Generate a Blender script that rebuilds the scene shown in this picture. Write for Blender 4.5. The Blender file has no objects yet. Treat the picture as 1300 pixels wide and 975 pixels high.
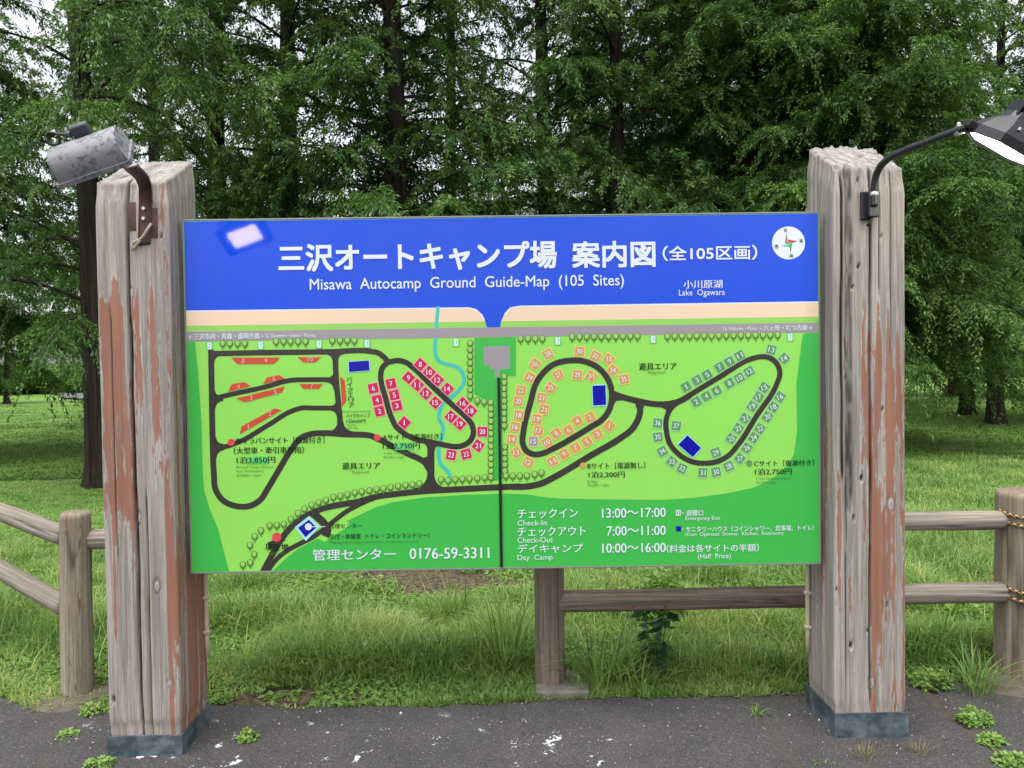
import bpy, bmesh, math, random
import numpy as np
from mathutils import Vector
from mathutils.geometry import tessellate_polygon

sc = bpy.context.scene
COL = sc.collection
rad = math.radians

# ------------------------------------------------------------------ camera, sky, sun, exposure
CAM = np.array([0.016, -3.358, 1.658])
PITCH, YAW, ROLL = 0.0247, 0.0056, -0.0137
FPX = 976.0                                   # focal length in pixels of the 1300 px wide photograph
def cam_basis():
    cp, sp, cy, sy = math.cos(PITCH), math.sin(PITCH), math.cos(YAW), math.sin(YAW)
    fw = np.array([sy*cp, cy*cp, -sp]); rt = np.array([cy, -sy, 0.0]); up = np.cross(rt, fw)
    r = math.cos(ROLL)*rt + math.sin(ROLL)*up
    u = -math.sin(ROLL)*rt + math.cos(ROLL)*up
    return r, u, fw
CR, CU, CF = cam_basis()
cd = bpy.data.cameras.new('camera'); cam = bpy.data.objects.new('camera', cd); COL.objects.link(cam)
from mathutils import Matrix
m = Matrix.Identity(4)
for i in range(3):
    m[i][0], m[i][1], m[i][2], m[i][3] = CR[i], CU[i], -CF[i], CAM[i]
cam.matrix_world = m
cd.sensor_fit = 'HORIZONTAL'; cd.sensor_width = 36.0; cd.lens = 36.0*FPX/1300.0
cd.clip_start = 0.05; cd.clip_end = 1500.0
sc.camera = cam

SUN_EL, SUN_AZ = rad(72), rad(205)            # a thin bright patch in the overcast, behind the viewer
w = bpy.data.worlds.new("World"); sc.world = w; w.use_nodes = True
nt = w.node_tree; nt.nodes.clear()
sky = nt.nodes.new('ShaderNodeTexSky'); sky.sky_type = 'NISHITA'; sky.sun_disc = False
sky.sun_elevation = SUN_EL; sky.sun_rotation = SUN_AZ; sky.dust_density = 3.0; sky.air_density = 1.0; sky.ozone_density = 1.0
hs = nt.nodes.new('ShaderNodeHueSaturation'); hs.inputs['Saturation'].default_value = 0.22
bg = nt.nodes.new('ShaderNodeBackground'); bg.inputs['Strength'].default_value = 0.15
wo = nt.nodes.new('ShaderNodeOutputWorld')
nt.links.new(sky.outputs[0], hs.inputs['Color']); nt.links.new(hs.outputs[0], bg.inputs['Color']); nt.links.new(bg.outputs[0], wo.inputs[0])
sl = bpy.data.lights.new('sun', 'SUN'); sl.energy = 1.15; sl.angle = rad(60); sl.color = (1.0, 0.97, 0.93)
so = bpy.data.objects.new('sun', sl); COL.objects.link(so)
sdir = Vector((math.sin(SUN_AZ)*math.cos(SUN_EL), math.cos(SUN_AZ)*math.cos(SUN_EL), math.sin(SUN_EL)))
so.rotation_euler = sdir.to_track_quat('Z', 'Y').to_euler()
vs = sc.view_settings
vs.view_transform = 'Standard'; vs.look = 'None'; vs.gamma = 1.0; vs.use_curve_mapping = False
vs.exposure = 1.2
sc.cycles.max_bounces = 8; sc.cycles.diffuse_bounces = 4; sc.cycles.transmission_bounces = 4

# ------------------------------------------------------------------ helpers
def ray(px, py):
    d = CF + CR*((px-650.0)/FPX) + CU*((487.5-py)/FPX)
    return d
def at_y(px, py, y):                          # measured point of the photograph at distance plane y
    d = ray(px, py); t = (y-CAM[1])/d[1]
    return CAM + d*t
def on_ground(px, py):
    z = 0.0
    for _ in range(4):
        d = ray(px, py); t = (z-CAM[2])/d[2]; p = CAM+d*t
        z = float(gz(p[0], p[1]))
    p[2] = z
    return p
def gz(x, y):                                 # gentle cross fall of the site
    return 0.0092*(np.clip(x, -4.0, 5.0)+1.56)

_rt = np.random.RandomState(7).rand(256*256)
def _h(ix, iy, s):
    return _rt[((ix*73 + iy*179 + s*37) ^ (ix*ix*3 + iy*57)) & 65535]
def vnoise(x, y, s=0):
    x = np.asarray(x, float); y = np.asarray(y, float)
    ix = np.floor(x).astype(np.int64); iy = np.floor(y).astype(np.int64)
    fx = x-ix; fy = y-iy; fx = fx*fx*(3-2*fx); fy = fy*fy*(3-2*fy)
    a = _h(ix, iy, s); b = _h(ix+1, iy, s); c = _h(ix, iy+1, s); d = _h(ix+1, iy+1, s)
    return (a*(1-fx)+b*fx)*(1-fy) + (c*(1-fx)+d*fx)*fy
def fbm(x, y, s=0, o=4):
    v = 0; a = 0.5; t = 0
    for k in range(o):
        v = v + a*vnoise(np.asarray(x)*2**k, np.asarray(y)*2**k, s+k*11); t += a; a *= .5
    return v/t
def sstep(a, b, x):
    t = np.clip((x-a)/(b-a), 0, 1); return t*t*(3-2*t)

def mesh_obj(name, V, F, mat=None, parent=None, midx=None, smooth=False, attrs=None):
    """V (n,3); F an (m,k) array or a list of index tuples -> ONE linked mesh object"""
    V = np.asarray(V, np.float32)
    me = bpy.data.meshes.new(name)
    if isinstance(F, np.ndarray) and F.ndim == 2:
        n, k = F.shape
        loops = F.astype(np.int32).ravel(); starts = np.arange(0, n*k, k, dtype=np.int32)
    else:
        lens = np.array([len(f) for f in F], np.int32); n = len(F)
        loops = np.concatenate([np.asarray(f, np.int32) for f in F]); starts = np.concatenate([[0], np.cumsum(lens)[:-1]]).astype(np.int32)
    me.vertices.add(len(V)); me.vertices.foreach_set('co', V.ravel())
    me.loops.add(len(loops)); me.loops.foreach_set('vertex_index', loops)
    me.polygons.add(n); me.polygons.foreach_set('loop_start', starts)
    if mat is not None:
        for mm in (mat if isinstance(mat, (list, tuple)) else [mat]): me.materials.append(mm)
    if midx is not None: me.polygons.foreach_set('material_index', np.asarray(midx, np.int32))
    me.polygons.foreach_set('use_smooth', np.full(n, bool(smooth)))
    for k, a in (attrs or {}).items():
        a = np.asarray(a, np.float32)
        if a.ndim == 1:
            at = me.attributes.new(k, 'FLOAT', 'POINT'); at.data.foreach_set('value', a)
        else:
            at = me.attributes.new(k, 'FLOAT_VECTOR', 'POINT'); at.data.foreach_set('vector', a.ravel())
    me.update(calc_edges=True); me.validate()
    o = bpy.data.objects.new(name, me); COL.objects.link(o)
    if parent is not None: o.parent = parent
    return o
def tag(o, label, cat=None, group=None, kind=None):
    if label: o['label'] = label
    if cat: o['category'] = cat
    if group: o['group'] = group
    if kind: o['kind'] = kind
    return o
def empty(name, loc=(0, 0, 0), rz=0.0):
    o = bpy.data.objects.new(name, None); COL.objects.link(o)
    o.location = loc; o.rotation_euler = (0, 0, rz); o.empty_display_size = 0.1
    return o

class MB:                                     # collects shapes for ONE mesh
    def __init__(s): s.V = []; s.F = []; s.M = []; s.A = []
    def add(s, V, F, mi=0, a=None):
        o = len(s.V); s.V.extend([tuple(map(float, v)) for v in V]); s.F.extend([tuple(int(i)+o for i in f) for f in F]); s.M.extend([mi]*len(F))
        s.A.extend(list(a) if a is not None else [0.0]*len(V))
    def box(s, c, size, mi=0, R=None, bevel=0.0):
        bm = bmesh.new(); bmesh.ops.create_cube(bm, size=1.0)
        bmesh.ops.scale(bm, vec=size, verts=bm.verts)
        if bevel: bmesh.ops.bevel(bm, geom=list(bm.edges), offset=bevel, segments=2, affect='EDGES', profile=0.5)
        V = np.array([v.co for v in bm.verts]); F = [[v.index for v in f.verts] for f in bm.faces]; bm.free()
        if R is not None: V = V @ np.asarray(R).T
        s.add(V+np.asarray(c), F, mi)
    def tube(s, P, r, n=10, mi=0, caps=True, attr=False):
        P = np.asarray(P, float); m = len(P); r = np.broadcast_to(r, (m,))
        T = np.gradient(P, axis=0); T /= np.linalg.norm(T, axis=1)[:, None]
        N = np.cross(T[0], [0, 0, 1.0]);
        if np.linalg.norm(N) < 1e-3: N = np.array([1.0, 0, 0])
        N /= np.linalg.norm(N); V = []; A = []
        L = np.concatenate([[0], np.cumsum(np.linalg.norm(np.diff(P, axis=0), axis=1))])
        for i in range(m):
            N = N - T[i]*(N@T[i]); N /= np.linalg.norm(N); B = np.cross(T[i], N)
            for k in range(n):
                a = 2*math.pi*k/n; V.append(P[i]+r[i]*(math.cos(a)*N+math.sin(a)*B)); A.append(L[i]+(k/n)*0.03 if attr else 0)
        F = [(i*n+k, i*n+(k+1) % n, (i+1)*n+(k+1) % n, (i+1)*n+k) for i in range(m-1) for k in range(n)]
        if caps: F += [tuple(range(n))[::-1], tuple((m-1)*n+k for k in range(n))]
        s.add(V, F, mi, A)
    def cyl(s, p0, p1, r, n=16, mi=0): s.tube([p0, (np.asarray(p0)+np.asarray(p1))/2, p1], r, n, mi)
    def strip(s, P, Wv, th, mi=0):            # flat bar following P, width vector Wv
        P = np.asarray(P, float); Wv = np.asarray(Wv, float); m = len(P)
        T = np.gradient(P, axis=0); V = []
        for i in range(m):
            nrm = np.cross(T[i], Wv); nrm /= np.linalg.norm(nrm)
            for a, b in ((-.5, -.5), (.5, -.5), (.5, .5), (-.5, .5)): V.append(P[i]+Wv*a+nrm*th*b)
        F = [(i*4+k, i*4+(k+1) % 4, (i+1)*4+(k+1) % 4, (i+1)*4+k) for i in range(m-1) for k in range(4)]
        F += [(0, 3, 2, 1), tuple((m-1)*4+k for k in range(4))]
        s.add(V, F, mi)
    def build(s, name, mat, parent=None, smooth=False, attr=None):
        return mesh_obj(name, np.array(s.V), s.F, mat, parent, s.M, smooth, {attr: np.array(s.A)} if attr else None)

def crom(P, n=8, closed=False):               # Catmull-Rom through points
    P = [np.asarray(p, float) for p in P]; out = []
    N = len(P); rng = range(N if closed else N-1)
    for i in rng:
        if closed: a, b, c, d = P[i-1], P[i], P[(i+1) % N], P[(i+2) % N]
        else: b, c = P[i], P[i+1]; a = P[i-1] if i else 2*b-c; d = P[i+2] if i+2 < N else 2*c-b
        for k in range(n):
            t = k/n
            l0, l1, l2 = (np.linalg.norm(v)+1e-9 for v in (b-a, c-b, d-c))
            m0 = ((b-a)/l0*l1+(c-b)/l1*l0)/(l0+l1)*l1; m1 = ((c-b)/l1*l2+(d-c)/l2*l1)/(l1+l2)*l1
            out.append((2*t**3-3*t*t+1)*b+(t**3-2*t*t+t)*m0+(-2*t**3+3*t*t)*c+(t**3-t*t)*m1)
    if not closed: out.append(P[-1])
    return np.array(out)

# ------------------------------------------------------------------ materials
def s2l(c):
    return tuple(((v/255.0)/12.92 if v/255.0 <= 0.04045 else ((v/255.0+0.055)/1.055)**2.4) for v in c)
class NT:
    def __init__(s, name):
        s.m = bpy.data.materials.new(name); s.m.use_nodes = True; s.t = s.m.node_tree; s.t.nodes.clear()
        s.out = s.n('OutputMaterial')
    def n(s, t, **kw):
        x = s.t.nodes.new('ShaderNode'+t)
        for k, v in kw.items(): setattr(x, k, v)
        return x
    def l(s, a, b): s.t.links.new(a, b)
    def val(s, inp, v):
        if isinstance(v, bpy.types.NodeSocket): s.l(v, inp)
        else: inp.default_value = v
    def rgb(s, c): 
        return (c[0], c[1], c[2], 1.0)
    def mix(s, f, a, b, mode='MIX'):
        x = s.n('MixRGB', blend_type=mode)
        for i, v in zip(x.inputs, (f, a, b)):
            if isinstance(v, tuple) and len(v) == 3: v = s.rgb(v)
            s.val(i, v)
        return x.outputs[0]
    def math(s, op, a, b=0.0, clamp=False):
        x = s.n('Math', operation=op, use_clamp=clamp); s.val(x.inputs[0], a); s.val(x.inputs[1], b); return x.outputs[0]
    def ramp(s, f, lo, hi, a=0.0, b=1.0):
        x = s.n('MapRange'); x.interpolation_type = 'SMOOTHSTEP'; s.val(x.inputs[0], f)
        x.inputs[1].default_value = lo; x.inputs[2].default_value = hi; x.inputs[3].default_value = a; x.inputs[4].default_value = b
        return x.outputs[0]
    def coord(s, kind='Object', scale=(1, 1, 1), attr=None, loc=(0, 0, 0)):
        if attr:
            a = s.n('Attribute', attribute_name=attr); o = a.outputs['Vector']
        else:
            a = s.n('TexCoord'); o = a.outputs[kind]
        mp = s.n('Mapping'); mp.inputs['Scale'].default_value = scale; mp.inputs['Location'].default_value = loc
        s.l(o, mp.inputs[0]); return mp.outputs[0]
    def noise(s, vec, sc_=5.0, det=4.0, rough=0.55, dist=0.0):
        x = s.n('TexNoise'); s.l(vec, x.inputs['Vector']); x.inputs['Scale'].default_value = sc_; x.inputs['Detail'].default_value = det
        x.inputs['Roughness'].default_value = rough; x.inputs['Distortion'].default_value = dist
        return x.outputs[0]
    def voro(s, vec, sc_=5.0, feat='F1', out=0, rnd=1.0):
        x = s.n('TexVoronoi', feature=feat); s.l(vec, x.inputs['Vector']); x.inputs['Scale'].default_value = sc_; x.inputs['Randomness'].default_value = rnd
        return x.outputs[out]
    def attr(s, name): return s.n('Attribute', attribute_name=name).outputs['Fac']
    def bump(s, h, strength=0.3, dist=0.01, nrm=None):
        x = s.n('Bump'); x.inputs['Strength'].default_value = strength; x.inputs['Distance'].default_value = dist; s.l(h, x.inputs['Height'])
        if nrm is not None: s.l(nrm, x.inputs['Normal'])
        return x.outputs[0]
    def bsdf(s, col, rough=0.7, spec=0.5, metal=0.0, nrm=None):
        b = s.n('BsdfPrincipled')
        if isinstance(col, tuple): col = s.rgb(col)
        s.val(b.inputs['Base Color'], col); s.val(b.inputs['Roughness'], rough); s.val(b.inputs['Metallic'], metal)
        b.inputs['Specular IOR Level'].default_value = spec
        if nrm is not None: s.l(nrm, b.inputs['Normal'])
        return b
    def done(s, b): s.l(b.outputs[0], s.out.inputs[0]); return s.m

def m_print(name, srgb, k=1.0):
    t = NT(name); c = tuple(v*k*.79 for v in s2l(srgb))
    v = t.coord('Object', (1, 1, 1))
    f = t.noise(v, 2.3, 5)
    dirt = t.noise(v, 190.0, 2)
    col = t.mix(t.ramp(f, .35, .75, 0.0, 0.16), c, tuple(x*.8+.05 for x in c))
    col = t.mix(t.ramp(dirt, .74, .8, 0, .35), col, (.25, .24, .2))
    return t.done(t.bsdf(col, t.ramp(f, .3, .7, .05, .10), 0.35))

def m_flat(name, c, rough=.5, spec=.5, metal=0.0, var=.25, scale=30):
    t = NT(name); v = t.coord('Object')
    f = t.noise(v, scale, 4); col = t.mix(f, tuple(x*(1-var) for x in c), tuple(min(1, x*(1+var)) for x in c))
    return t.done(t.bsdf(col, rough, spec, metal, t.bump(f, .15, .004)))

def m_wood(name, grey=(.295, .276, .254), dark=(.10, .080, .068), paint=(.25, .105, .062), pale=(.46, .43, .40), gs=1.0):
    """weathered timber: grain runs along the 'gc' z axis; 'paint' / 'pit' / 'pale' come from the mesh"""
    t = NT(name)
    g = t.coord(attr='gc', scale=(42*gs, 42*gs, 1.3)); g2 = t.coord(attr='gc', scale=(150, 150, 3.0)); g3 = t.coord(attr='gc', scale=(3, 3, .9))
    g4 = t.coord(attr='gc', scale=(60, 60, 14)); n5 = t.noise(t.coord(attr='gc', scale=(330, 330, 4.5)), 1.0, 3, .55)
    n1 = t.noise(g, 1.0, 6, .62, .35); n2 = t.noise(g2, 1.0, 4, .6); n3 = t.noise(g3, 1.0, 3); n4 = t.noise(g4, 1.0, 4, .6)
    col = t.mix(t.ramp(n1, .36, .66), tuple(x*.60 for x in grey), tuple(x*1.24 for x in grey))
    col = t.mix(t.ramp(n3, .3, .75, 0, .55), col, (grey[0]*1.10, grey[1]*.99, grey[2]*.84))
    col = t.mix(t.ramp(n2, .58, .74, 0, .6), col, dark)
    col = t.mix(t.ramp(n5, .56, .70, 0, .55), col, dark)
    col = t.mix(t.ramp(n5, .44, .32, 0, .35), col, pale)
    wear = t.math('MULTIPLY_ADD', n4, .9); wear.node.inputs[2].default_value = -.45
    wear2 = t.math('MULTIPLY_ADD', n1, .8); wear2.node.inputs[2].default_value = -.4
    pf = t.math('ADD', t.math('ADD', t.attr('paint'), wear), wear2)
    pcol = t.mix(n1, tuple(x*.7 for x in paint), tuple(x*1.35 for x in paint))
    col = t.mix(t.math('MULTIPLY', t.ramp(pf, .0, .1), t.ramp(pf, .22, .12, 0, .28)), col, pale)
    col = t.mix(t.ramp(pf, .12, .24, 0, .9), col, pcol)
    col = t.mix(t.math('MULTIPLY', t.ramp(n2, .5, .62, 0, .7), t.ramp(pf, .6, .2)), col, t.mix(n1, dark, grey))
    col = t.mix(t.ramp(t.math('ADD', t.attr('pale'), wear2), .35, .8, 0, .85), col, pale)
    col = t.mix(t.attr('pit'), col, (.014, .011, .009))  # shade inside cracks and holes painted in, plus dark knots and rot
    h = t.math('ADD', t.math('MULTIPLY', n1, .7), t.math('MULTIPLY', n2, .5))
    return t.done(t.bsdf(col, .85, .25, 0, t.bump(h, .35, .004)))

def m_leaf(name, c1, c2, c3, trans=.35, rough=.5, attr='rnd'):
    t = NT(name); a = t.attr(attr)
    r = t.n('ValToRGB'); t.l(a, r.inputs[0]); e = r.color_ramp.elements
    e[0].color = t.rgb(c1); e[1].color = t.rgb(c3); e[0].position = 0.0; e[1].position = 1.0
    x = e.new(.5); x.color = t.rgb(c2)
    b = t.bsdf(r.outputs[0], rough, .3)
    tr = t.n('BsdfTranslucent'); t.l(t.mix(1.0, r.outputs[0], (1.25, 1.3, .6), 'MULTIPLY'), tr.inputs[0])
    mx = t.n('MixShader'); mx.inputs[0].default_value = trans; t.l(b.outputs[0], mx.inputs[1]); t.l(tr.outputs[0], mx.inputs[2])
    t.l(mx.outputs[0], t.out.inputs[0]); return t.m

M_POST = m_wood('weathered_post_timber')
M_LOG = m_wood('weathered_log', grey=(.265, .235, .195), pale=(.42, .39, .34), gs=1.2)
M_FPOST = m_wood('weathered_fence_post', grey=(.275, .232, .178), dark=(.07, .055, .042), paint=(.17, .085, .05), pale=(.36, .33, .27), gs=1.1)
M_LOGBROWN = m_wood('brown_log', grey=(.20, .160, .125), dark=(.07, .05, .035), pale=(.36, .32, .26), gs=1.2)
M_ZINC = None
def m_sleeve():
    t = NT('blue_grey_sheet_metal'); v = t.coord('Object', (1, 1, 1)); vs_ = t.coord('Object', (9, 9, 40))
    n1 = t.noise(v, 9, 6, .65); n2 = t.noise(vs_, 1.6, 5, .6); n3 = t.noise(v, 40, 4)
    col = t.mix(t.ramp(n1, .35, .68), (.05, .075, .09), (.15, .19, .21))
    col = t.mix(t.ramp(n2, .55, .75, 0, .7), col, (.055, .075, .085))
    col = t.mix(t.ramp(n3, .62, .72, 0, .5), col, (.24, .19, .14))
    return t.done(t.bsdf(col, t.ramp(n1, .3, .7, .35, .65), .5, .35, t.bump(n1, .35, .01)))
M_SLEEVE = m_sleeve()
M_RUST = m_flat('rusty_brown_steel', (.075, .038, .027), .65, .4, .2, .5, 40)
M_BLACK = m_flat('black_powder_coat', (.012, .013, .017), .42, .5, 0, .3, 60)
M_STEEL = m_flat('zinc_bolt', (.55, .54, .52), .4, .5, .6, .25, 60)
M_WIRE = m_flat('pale_cable', (.34, .29, .22), .6, .4, 0, .3, 60)
M_CONDUIT = m_flat('cream_conduit', (.5, .44, .31), .5, .4, 0, .25, 14)
M_BOARDBACK = m_flat('grey_board_edge', (.22, .23, .25), .45, .5, .4, .15, 10)
def m_lamp_paint():
    t = NT('blotched_grey_enamel'); v = t.coord('Object')
    n1 = t.noise(v, 55, 7, .72); n2 = t.noise(v, 11, 4); n3 = t.noise(v, 120, 3)
    f = t.math('ADD', t.math('MULTIPLY', n1, .7), t.math('MULTIPLY', n2, .4))
    col = t.mix(t.ramp(f, .45, .56), (.085, .10, .125), (.25, .245, .255))
    col = t.mix(t.ramp(n3, .56, .72, 0, .6), col, (.17, .14, .13))
    return t.done(t.bsdf(col, .6, .4, 0, t.bump(f, .2, .004)))
M_LAMP = m_lamp_paint()
def m_emit(name, c, s):
    t = NT(name); e = t.n('Emission'); e.inputs[0].default_value = t.rgb(c); e.inputs[1].default_value = s
    t.l(e.outputs[0], t.out.inputs[0]); return t.m
M_GLOW = m_emit('lit_halogen_glass', (1.0, .80, .88), 13.0)
M_LED = m_emit('lit_led_panel', (1.0, .93, .80), 9.0)
M_ROPE = None
def m_rope():
    t = NT('black_and_yellow_rope'); a = t.attr('len')
    s_ = t.math('FRACT', t.math('MULTIPLY', a, 1/0.03))
    col = t.mix(t.ramp(s_, .42, .5), (.50, .34, .13), (.03, .028, .025))
    return t.done(t.bsdf(col, .8, .2))
M_ROPE = m_rope()
def m_concrete():
    t = NT('old_concrete'); v = t.coord('Object'); n = t.noise(v, 14, 6, .65); n2 = t.noise(v, 90, 3)
    col = t.mix(n, (.09, .083, .07), (.25, .235, .205)); col = t.mix(t.ramp(n2, .6, .7, 0, .6), col, (.10, .09, .08))
    return t.done(t.bsdf(col, .9, .2, 0, t.bump(n2, .5, .006)))
M_CONC = m_concrete()
def m_asphalt():
    t = NT('old_asphalt'); v = t.coord('Object')
    n1 = t.noise(v, 3.0, 5, .6); n2 = t.noise(v, 130, 3, .7); n5 = t.noise(v, 30, 4, .6)
    col = t.mix(t.ramp(n1, .3, .75), (.038, .036, .036), (.080, .075, .075))
    col = t.mix(t.ramp(n2, .35, .75), t.mix(.65, col, (.026, .025, .025)), t.mix(.35, col, (.20, .19, .19)))
    # aggregate: rounded stones of several sizes, a few of them pale
    for scl, lo, hi, frac, c in ((95, .12, .30, .83, (.24, .23, .225)), (42, .08, .2, .925, (.40, .38, .36)), (60, .06, .17, .92, (.33, .23, .15))):
        vn = t.n('TexVoronoi', feature='F1'); vv = t.coord('Object', (1, 1, .2), loc=(scl*.13, 0, 0)); t.l(vv, vn.inputs['Vector']); vn.inputs['Scale'].default_value = scl
        pick = t.n('SeparateColor'); t.l(vn.outputs['Color'], pick.inputs[0])
        f = t.math('MULTIPLY', t.ramp(vn.outputs[0], lo, hi, 1, 0), t.ramp(pick.outputs[0], frac, frac+.01))
        col = t.mix(f, col, c)
    # worn white paint flecks along the front
    n3 = t.noise(v, 7.5, 6, .72); pm = t.math('MULTIPLY', t.ramp(n3, .62, .65), t.attr('fleck'))
    pm = t.math('MULTIPLY', pm, t.ramp(n5, .42, .52))
    col = t.mix(pm, col, (.62, .62, .63))
    col = t.mix(t.attr('seam'), col, t.mix(n5, (.04, .032, .026), (.12, .092, .07)))
    h = t.math('ADD', n2, t.math('MULTIPLY', n5, .6))
    return t.done(t.bsdf(col, t.ramp(n1, .3, .7, .72, .9), .3, 0, t.bump(h, .7, .008)))
M_ASPH = m_asphalt()
def m_soil_lawn():
    t = NT('lawn_and_soil'); v = t.coord('Object')
    n1 = t.noise(v, 1.1, 6, .6); n2 = t.noise(v, 30, 4, .65); n3 = t.noise(v, .22, 4, .6); n4 = t.noise(v, 4.2, 5, .7)
    soil = t.mix(t.ramp(n2, .3, .7), (.035, .026, .018), (.17, .13, .09)); soil = t.mix(t.ramp(n4, .5, .7, 0, .6), soil, (.085, .12, .035))
    grass = t.mix(t.ramp(n4, .3, .7), (.06, .125, .028), (.15, .27, .06))
    far = t.mix(t.ramp(n3, .35, .65), (.105, .185, .038), (.17, .275, .062))
    a = t.attr('lawn'); b = t.attr('far')
    g = t.mix(b, grass, t.mix(.25, far, grass))
    m_ = t.math('MULTIPLY_ADD', n1, 1.1); m_.node.inputs[2].default_value = -.55
    col = t.mix(t.ramp(t.math('ADD', a, m_), .35, .65), soil, g)
    return t.done(t.bsdf(col, .95, .1, 0, t.bump(t.math('ADD', n2, n4), .8, .04)))
M_LAWN = m_soil_lawn()
M_GRASS = m_leaf('grass_blades', (.075, .160, .040), (.215, .355, .095), (.50, .50, .23), .4, .55)
M_LAWNBLADE = m_leaf('lawn_blades', (.050, .110, .022), (.092, .180, .036), (.15, .24, .055), .3, .6)
M_NEEDLE = m_leaf('redwood_sprays', (.027, .074, .019), (.066, .145, .032), (.175, .280, .07), .32, .5)
M_NEEDLE2 = m_leaf('bright_sprays', (.032, .084, .022), (.080, .168, .038), (.20, .315, .078), .32, .5)
M_BUSH = m_leaf('bush_leaves', (.06, .13, .03), (.11, .22, .05), (.20, .32, .09), .35, .5)
M_WEED = m_leaf('weed_leaves', (.10, .20, .04), (.19, .33, .075), (.32, .44, .13), .35, .5)
M_DARKWEED = m_leaf('dark_broad_leaves', (.018, .05, .02), (.03, .075, .03), (.055, .12, .05), .25, .4)
M_DRY = m_leaf('dry_grass', (.16, .13, .06), (.26, .21, .10), (.18, .22, .07), .25, .6)
def m_bark():
    t = NT('fibrous_bark'); v = t.coord('Object', (14, 14, 1.0)); n = t.noise(v, 1.0, 6, .65, .4); n2 = t.noise(t.coord('Object'), 3, 4)
    col = t.mix(t.ramp(n, .3, .72), (.012, .0095, .008), (.050, .039, .032))
    col = t.mix(t.ramp(n2, .5, .75, 0, .3), col, (.05, .062, .035))
    return t.done(t.bsdf(col, .9, .15, 0, t.bump(n, 1.0, .05)))
M_BARK = m_bark()

# ------------------------------------------------------------------ ground, asphalt, far road
EDGE_PX = [(-60, 868), (0, 880), (50, 901), (110, 898), (200, 896), (264, 895), (400, 896), (560, 893), (650, 890), (740, 886), (860, 882), (960, 879), (1030, 874), (1100, 866), (1161, 862), (1215, 866), (1265, 862), (1360, 868)]
_e = np.array([on_ground(*p)[:2] for p in EDGE_PX])
def edge_y(x):
    x = np.asarray(x, float)
    return np.interp(x, _e[:, 0], _e[:, 1]) + 0.035*(vnoise(x*9, x*0+3.1, 5)-.5) + 0.05*(vnoise(x*2.3, x*0+1.7, 6)-.5)
def spaced(a, lo, hi, step, b, g=1.25):
    mid = list(np.arange(lo, hi+step/2, step)); L = []; R_ = []
    v = lo; s = step
    while v > a: s *= g; v -= s; L.append(v)
    v = hi; s = step
    while v < b: s *= g; v += s; R_.append(v)
    return np.array(L[::-1]+mid+R_)
def grid_faces(nx, ny):
    i, j = np.meshgrid(np.arange(nx-1), np.arange(ny-1), indexing='ij'); a = (i*ny+j).ravel()
    return np.stack([a, a+ny, a+ny+1, a+1], 1)
def bank(x, y):                                # height of the lawn above the asphalt level
    d = y-edge_y(x)
    h = np.where(d < 0, -0.05*sstep(0, -.06, d), 0.012*sstep(0, .1, d))
    h = h + np.where(d > 0.05, (fbm(x*2.2, y*2.2, 3)-.5)*0.07*sstep(.05, .5, d), 0)
    h = h + 0.12*(fbm(x*.09, y*.09, 9)-.5)*sstep(6, 25, y)
    return h
xs = spaced(-420, -4.6, 5.0, .06, 420); ys = spaced(-80, -.4, 6.0, .06, 700)
X, Y = np.meshgrid(xs, ys, indexing='ij')
Z = gz(X, Y) + bank(X, Y)
d = Y-edge_y(X)
lawn = .50+.22*sstep(0.05, .6, d)
def blob(cx, cy, rx, ry): return np.exp(-(((X-cx)/rx)**2+((Y-cy)/ry)**2))
lawn = lawn - .55*blob(-.3, 2.3, .9, .6) - .3*blob(-.9, 2.6, .6, .5) - .75*np.exp(-((X+1.0)/.62)**4-((Y-edge_y(X)-.05)/.18)**2) - .35*blob(-2.05, .62, .25, .35)
lawn = lawn + .25*sstep(3.2, 7.5, Y) - .0*Y
lawn = lawn - .45*blob(7.2, 10.5, 3.5, 2.6)*(.4+fbm(X*.9, Y*.9, 88)) - .3*blob(-7, 9.2, 2.6, 1.2)
for (tx, ty) in ((-6.0, 7.9), (11.7, 15.3), (-3.9, 11), (8, 14)): lawn = lawn - .25*blob(tx, ty, 1.6, 1.3)
ground = mesh_obj('ground', np.stack([X, Y, Z], -1).reshape(-1, 3), grid_faces(len(xs), len(ys)), M_LAWN, smooth=True,
                  attrs={'lawn': lawn.ravel(), 'far': sstep(6.5, 13, Y).ravel()})
tag(ground, None, kind='structure')

def seg_dist(x, y, P):
    best = np.full(np.shape(x), 1e9)
    for a, b in zip(P[:-1], P[1:]):
        ab = b-a; t = np.clip(((x-a[0])*ab[0]+(y-a[1])*ab[1])/(ab@ab), 0, 1)
        best = np.minimum(best, np.hypot(x-a[0]-t*ab[0], y-a[1]-t*ab[1]))
    return best
axs = spaced(-60, -2.9, 3.1, .014, 60, 1.35)
off = np.concatenate([np.arange(0, 1.35, .014), spaced(0, 1.36, 1.37, .02, 60, 1.35)[1:]]); off = np.unique(np.round(off[off >= 0], 4))
AX, OF = np.meshgrid(axs, off, indexing='ij'); AY = edge_y(AX)-OF
wob = lambda P: np.array(P)
seams = [[on_ground(*p)[:2] for p in q] for q in (((40, 978), (70, 948), (104, 919), (140, 893)), ((961, 896), (975, 925), (1000, 958), (1025, 985)), ((1165, 862), (1195, 900), (1240, 935), (1300, 985)))]
sd = np.full(AX.shape, 1e9); wx = AX+.02*(vnoise(AX*20, AY*20, 1)-.5); wy = AY+.02*(vnoise(AX*20, AY*20, 2)-.5)
wid = (.006, .008, .022); seam = np.zeros(AX.shape)
for P, wd in zip(seams, wid): seam = np.maximum(seam, 1-sstep(wd*.6, wd*1.5, seg_dist(wx, wy, P)))
seam = np.maximum(seam, .7*(1-sstep(.0, .03, OF+.05*(vnoise(AX*14, AY*14, 4)-.4))))
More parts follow.
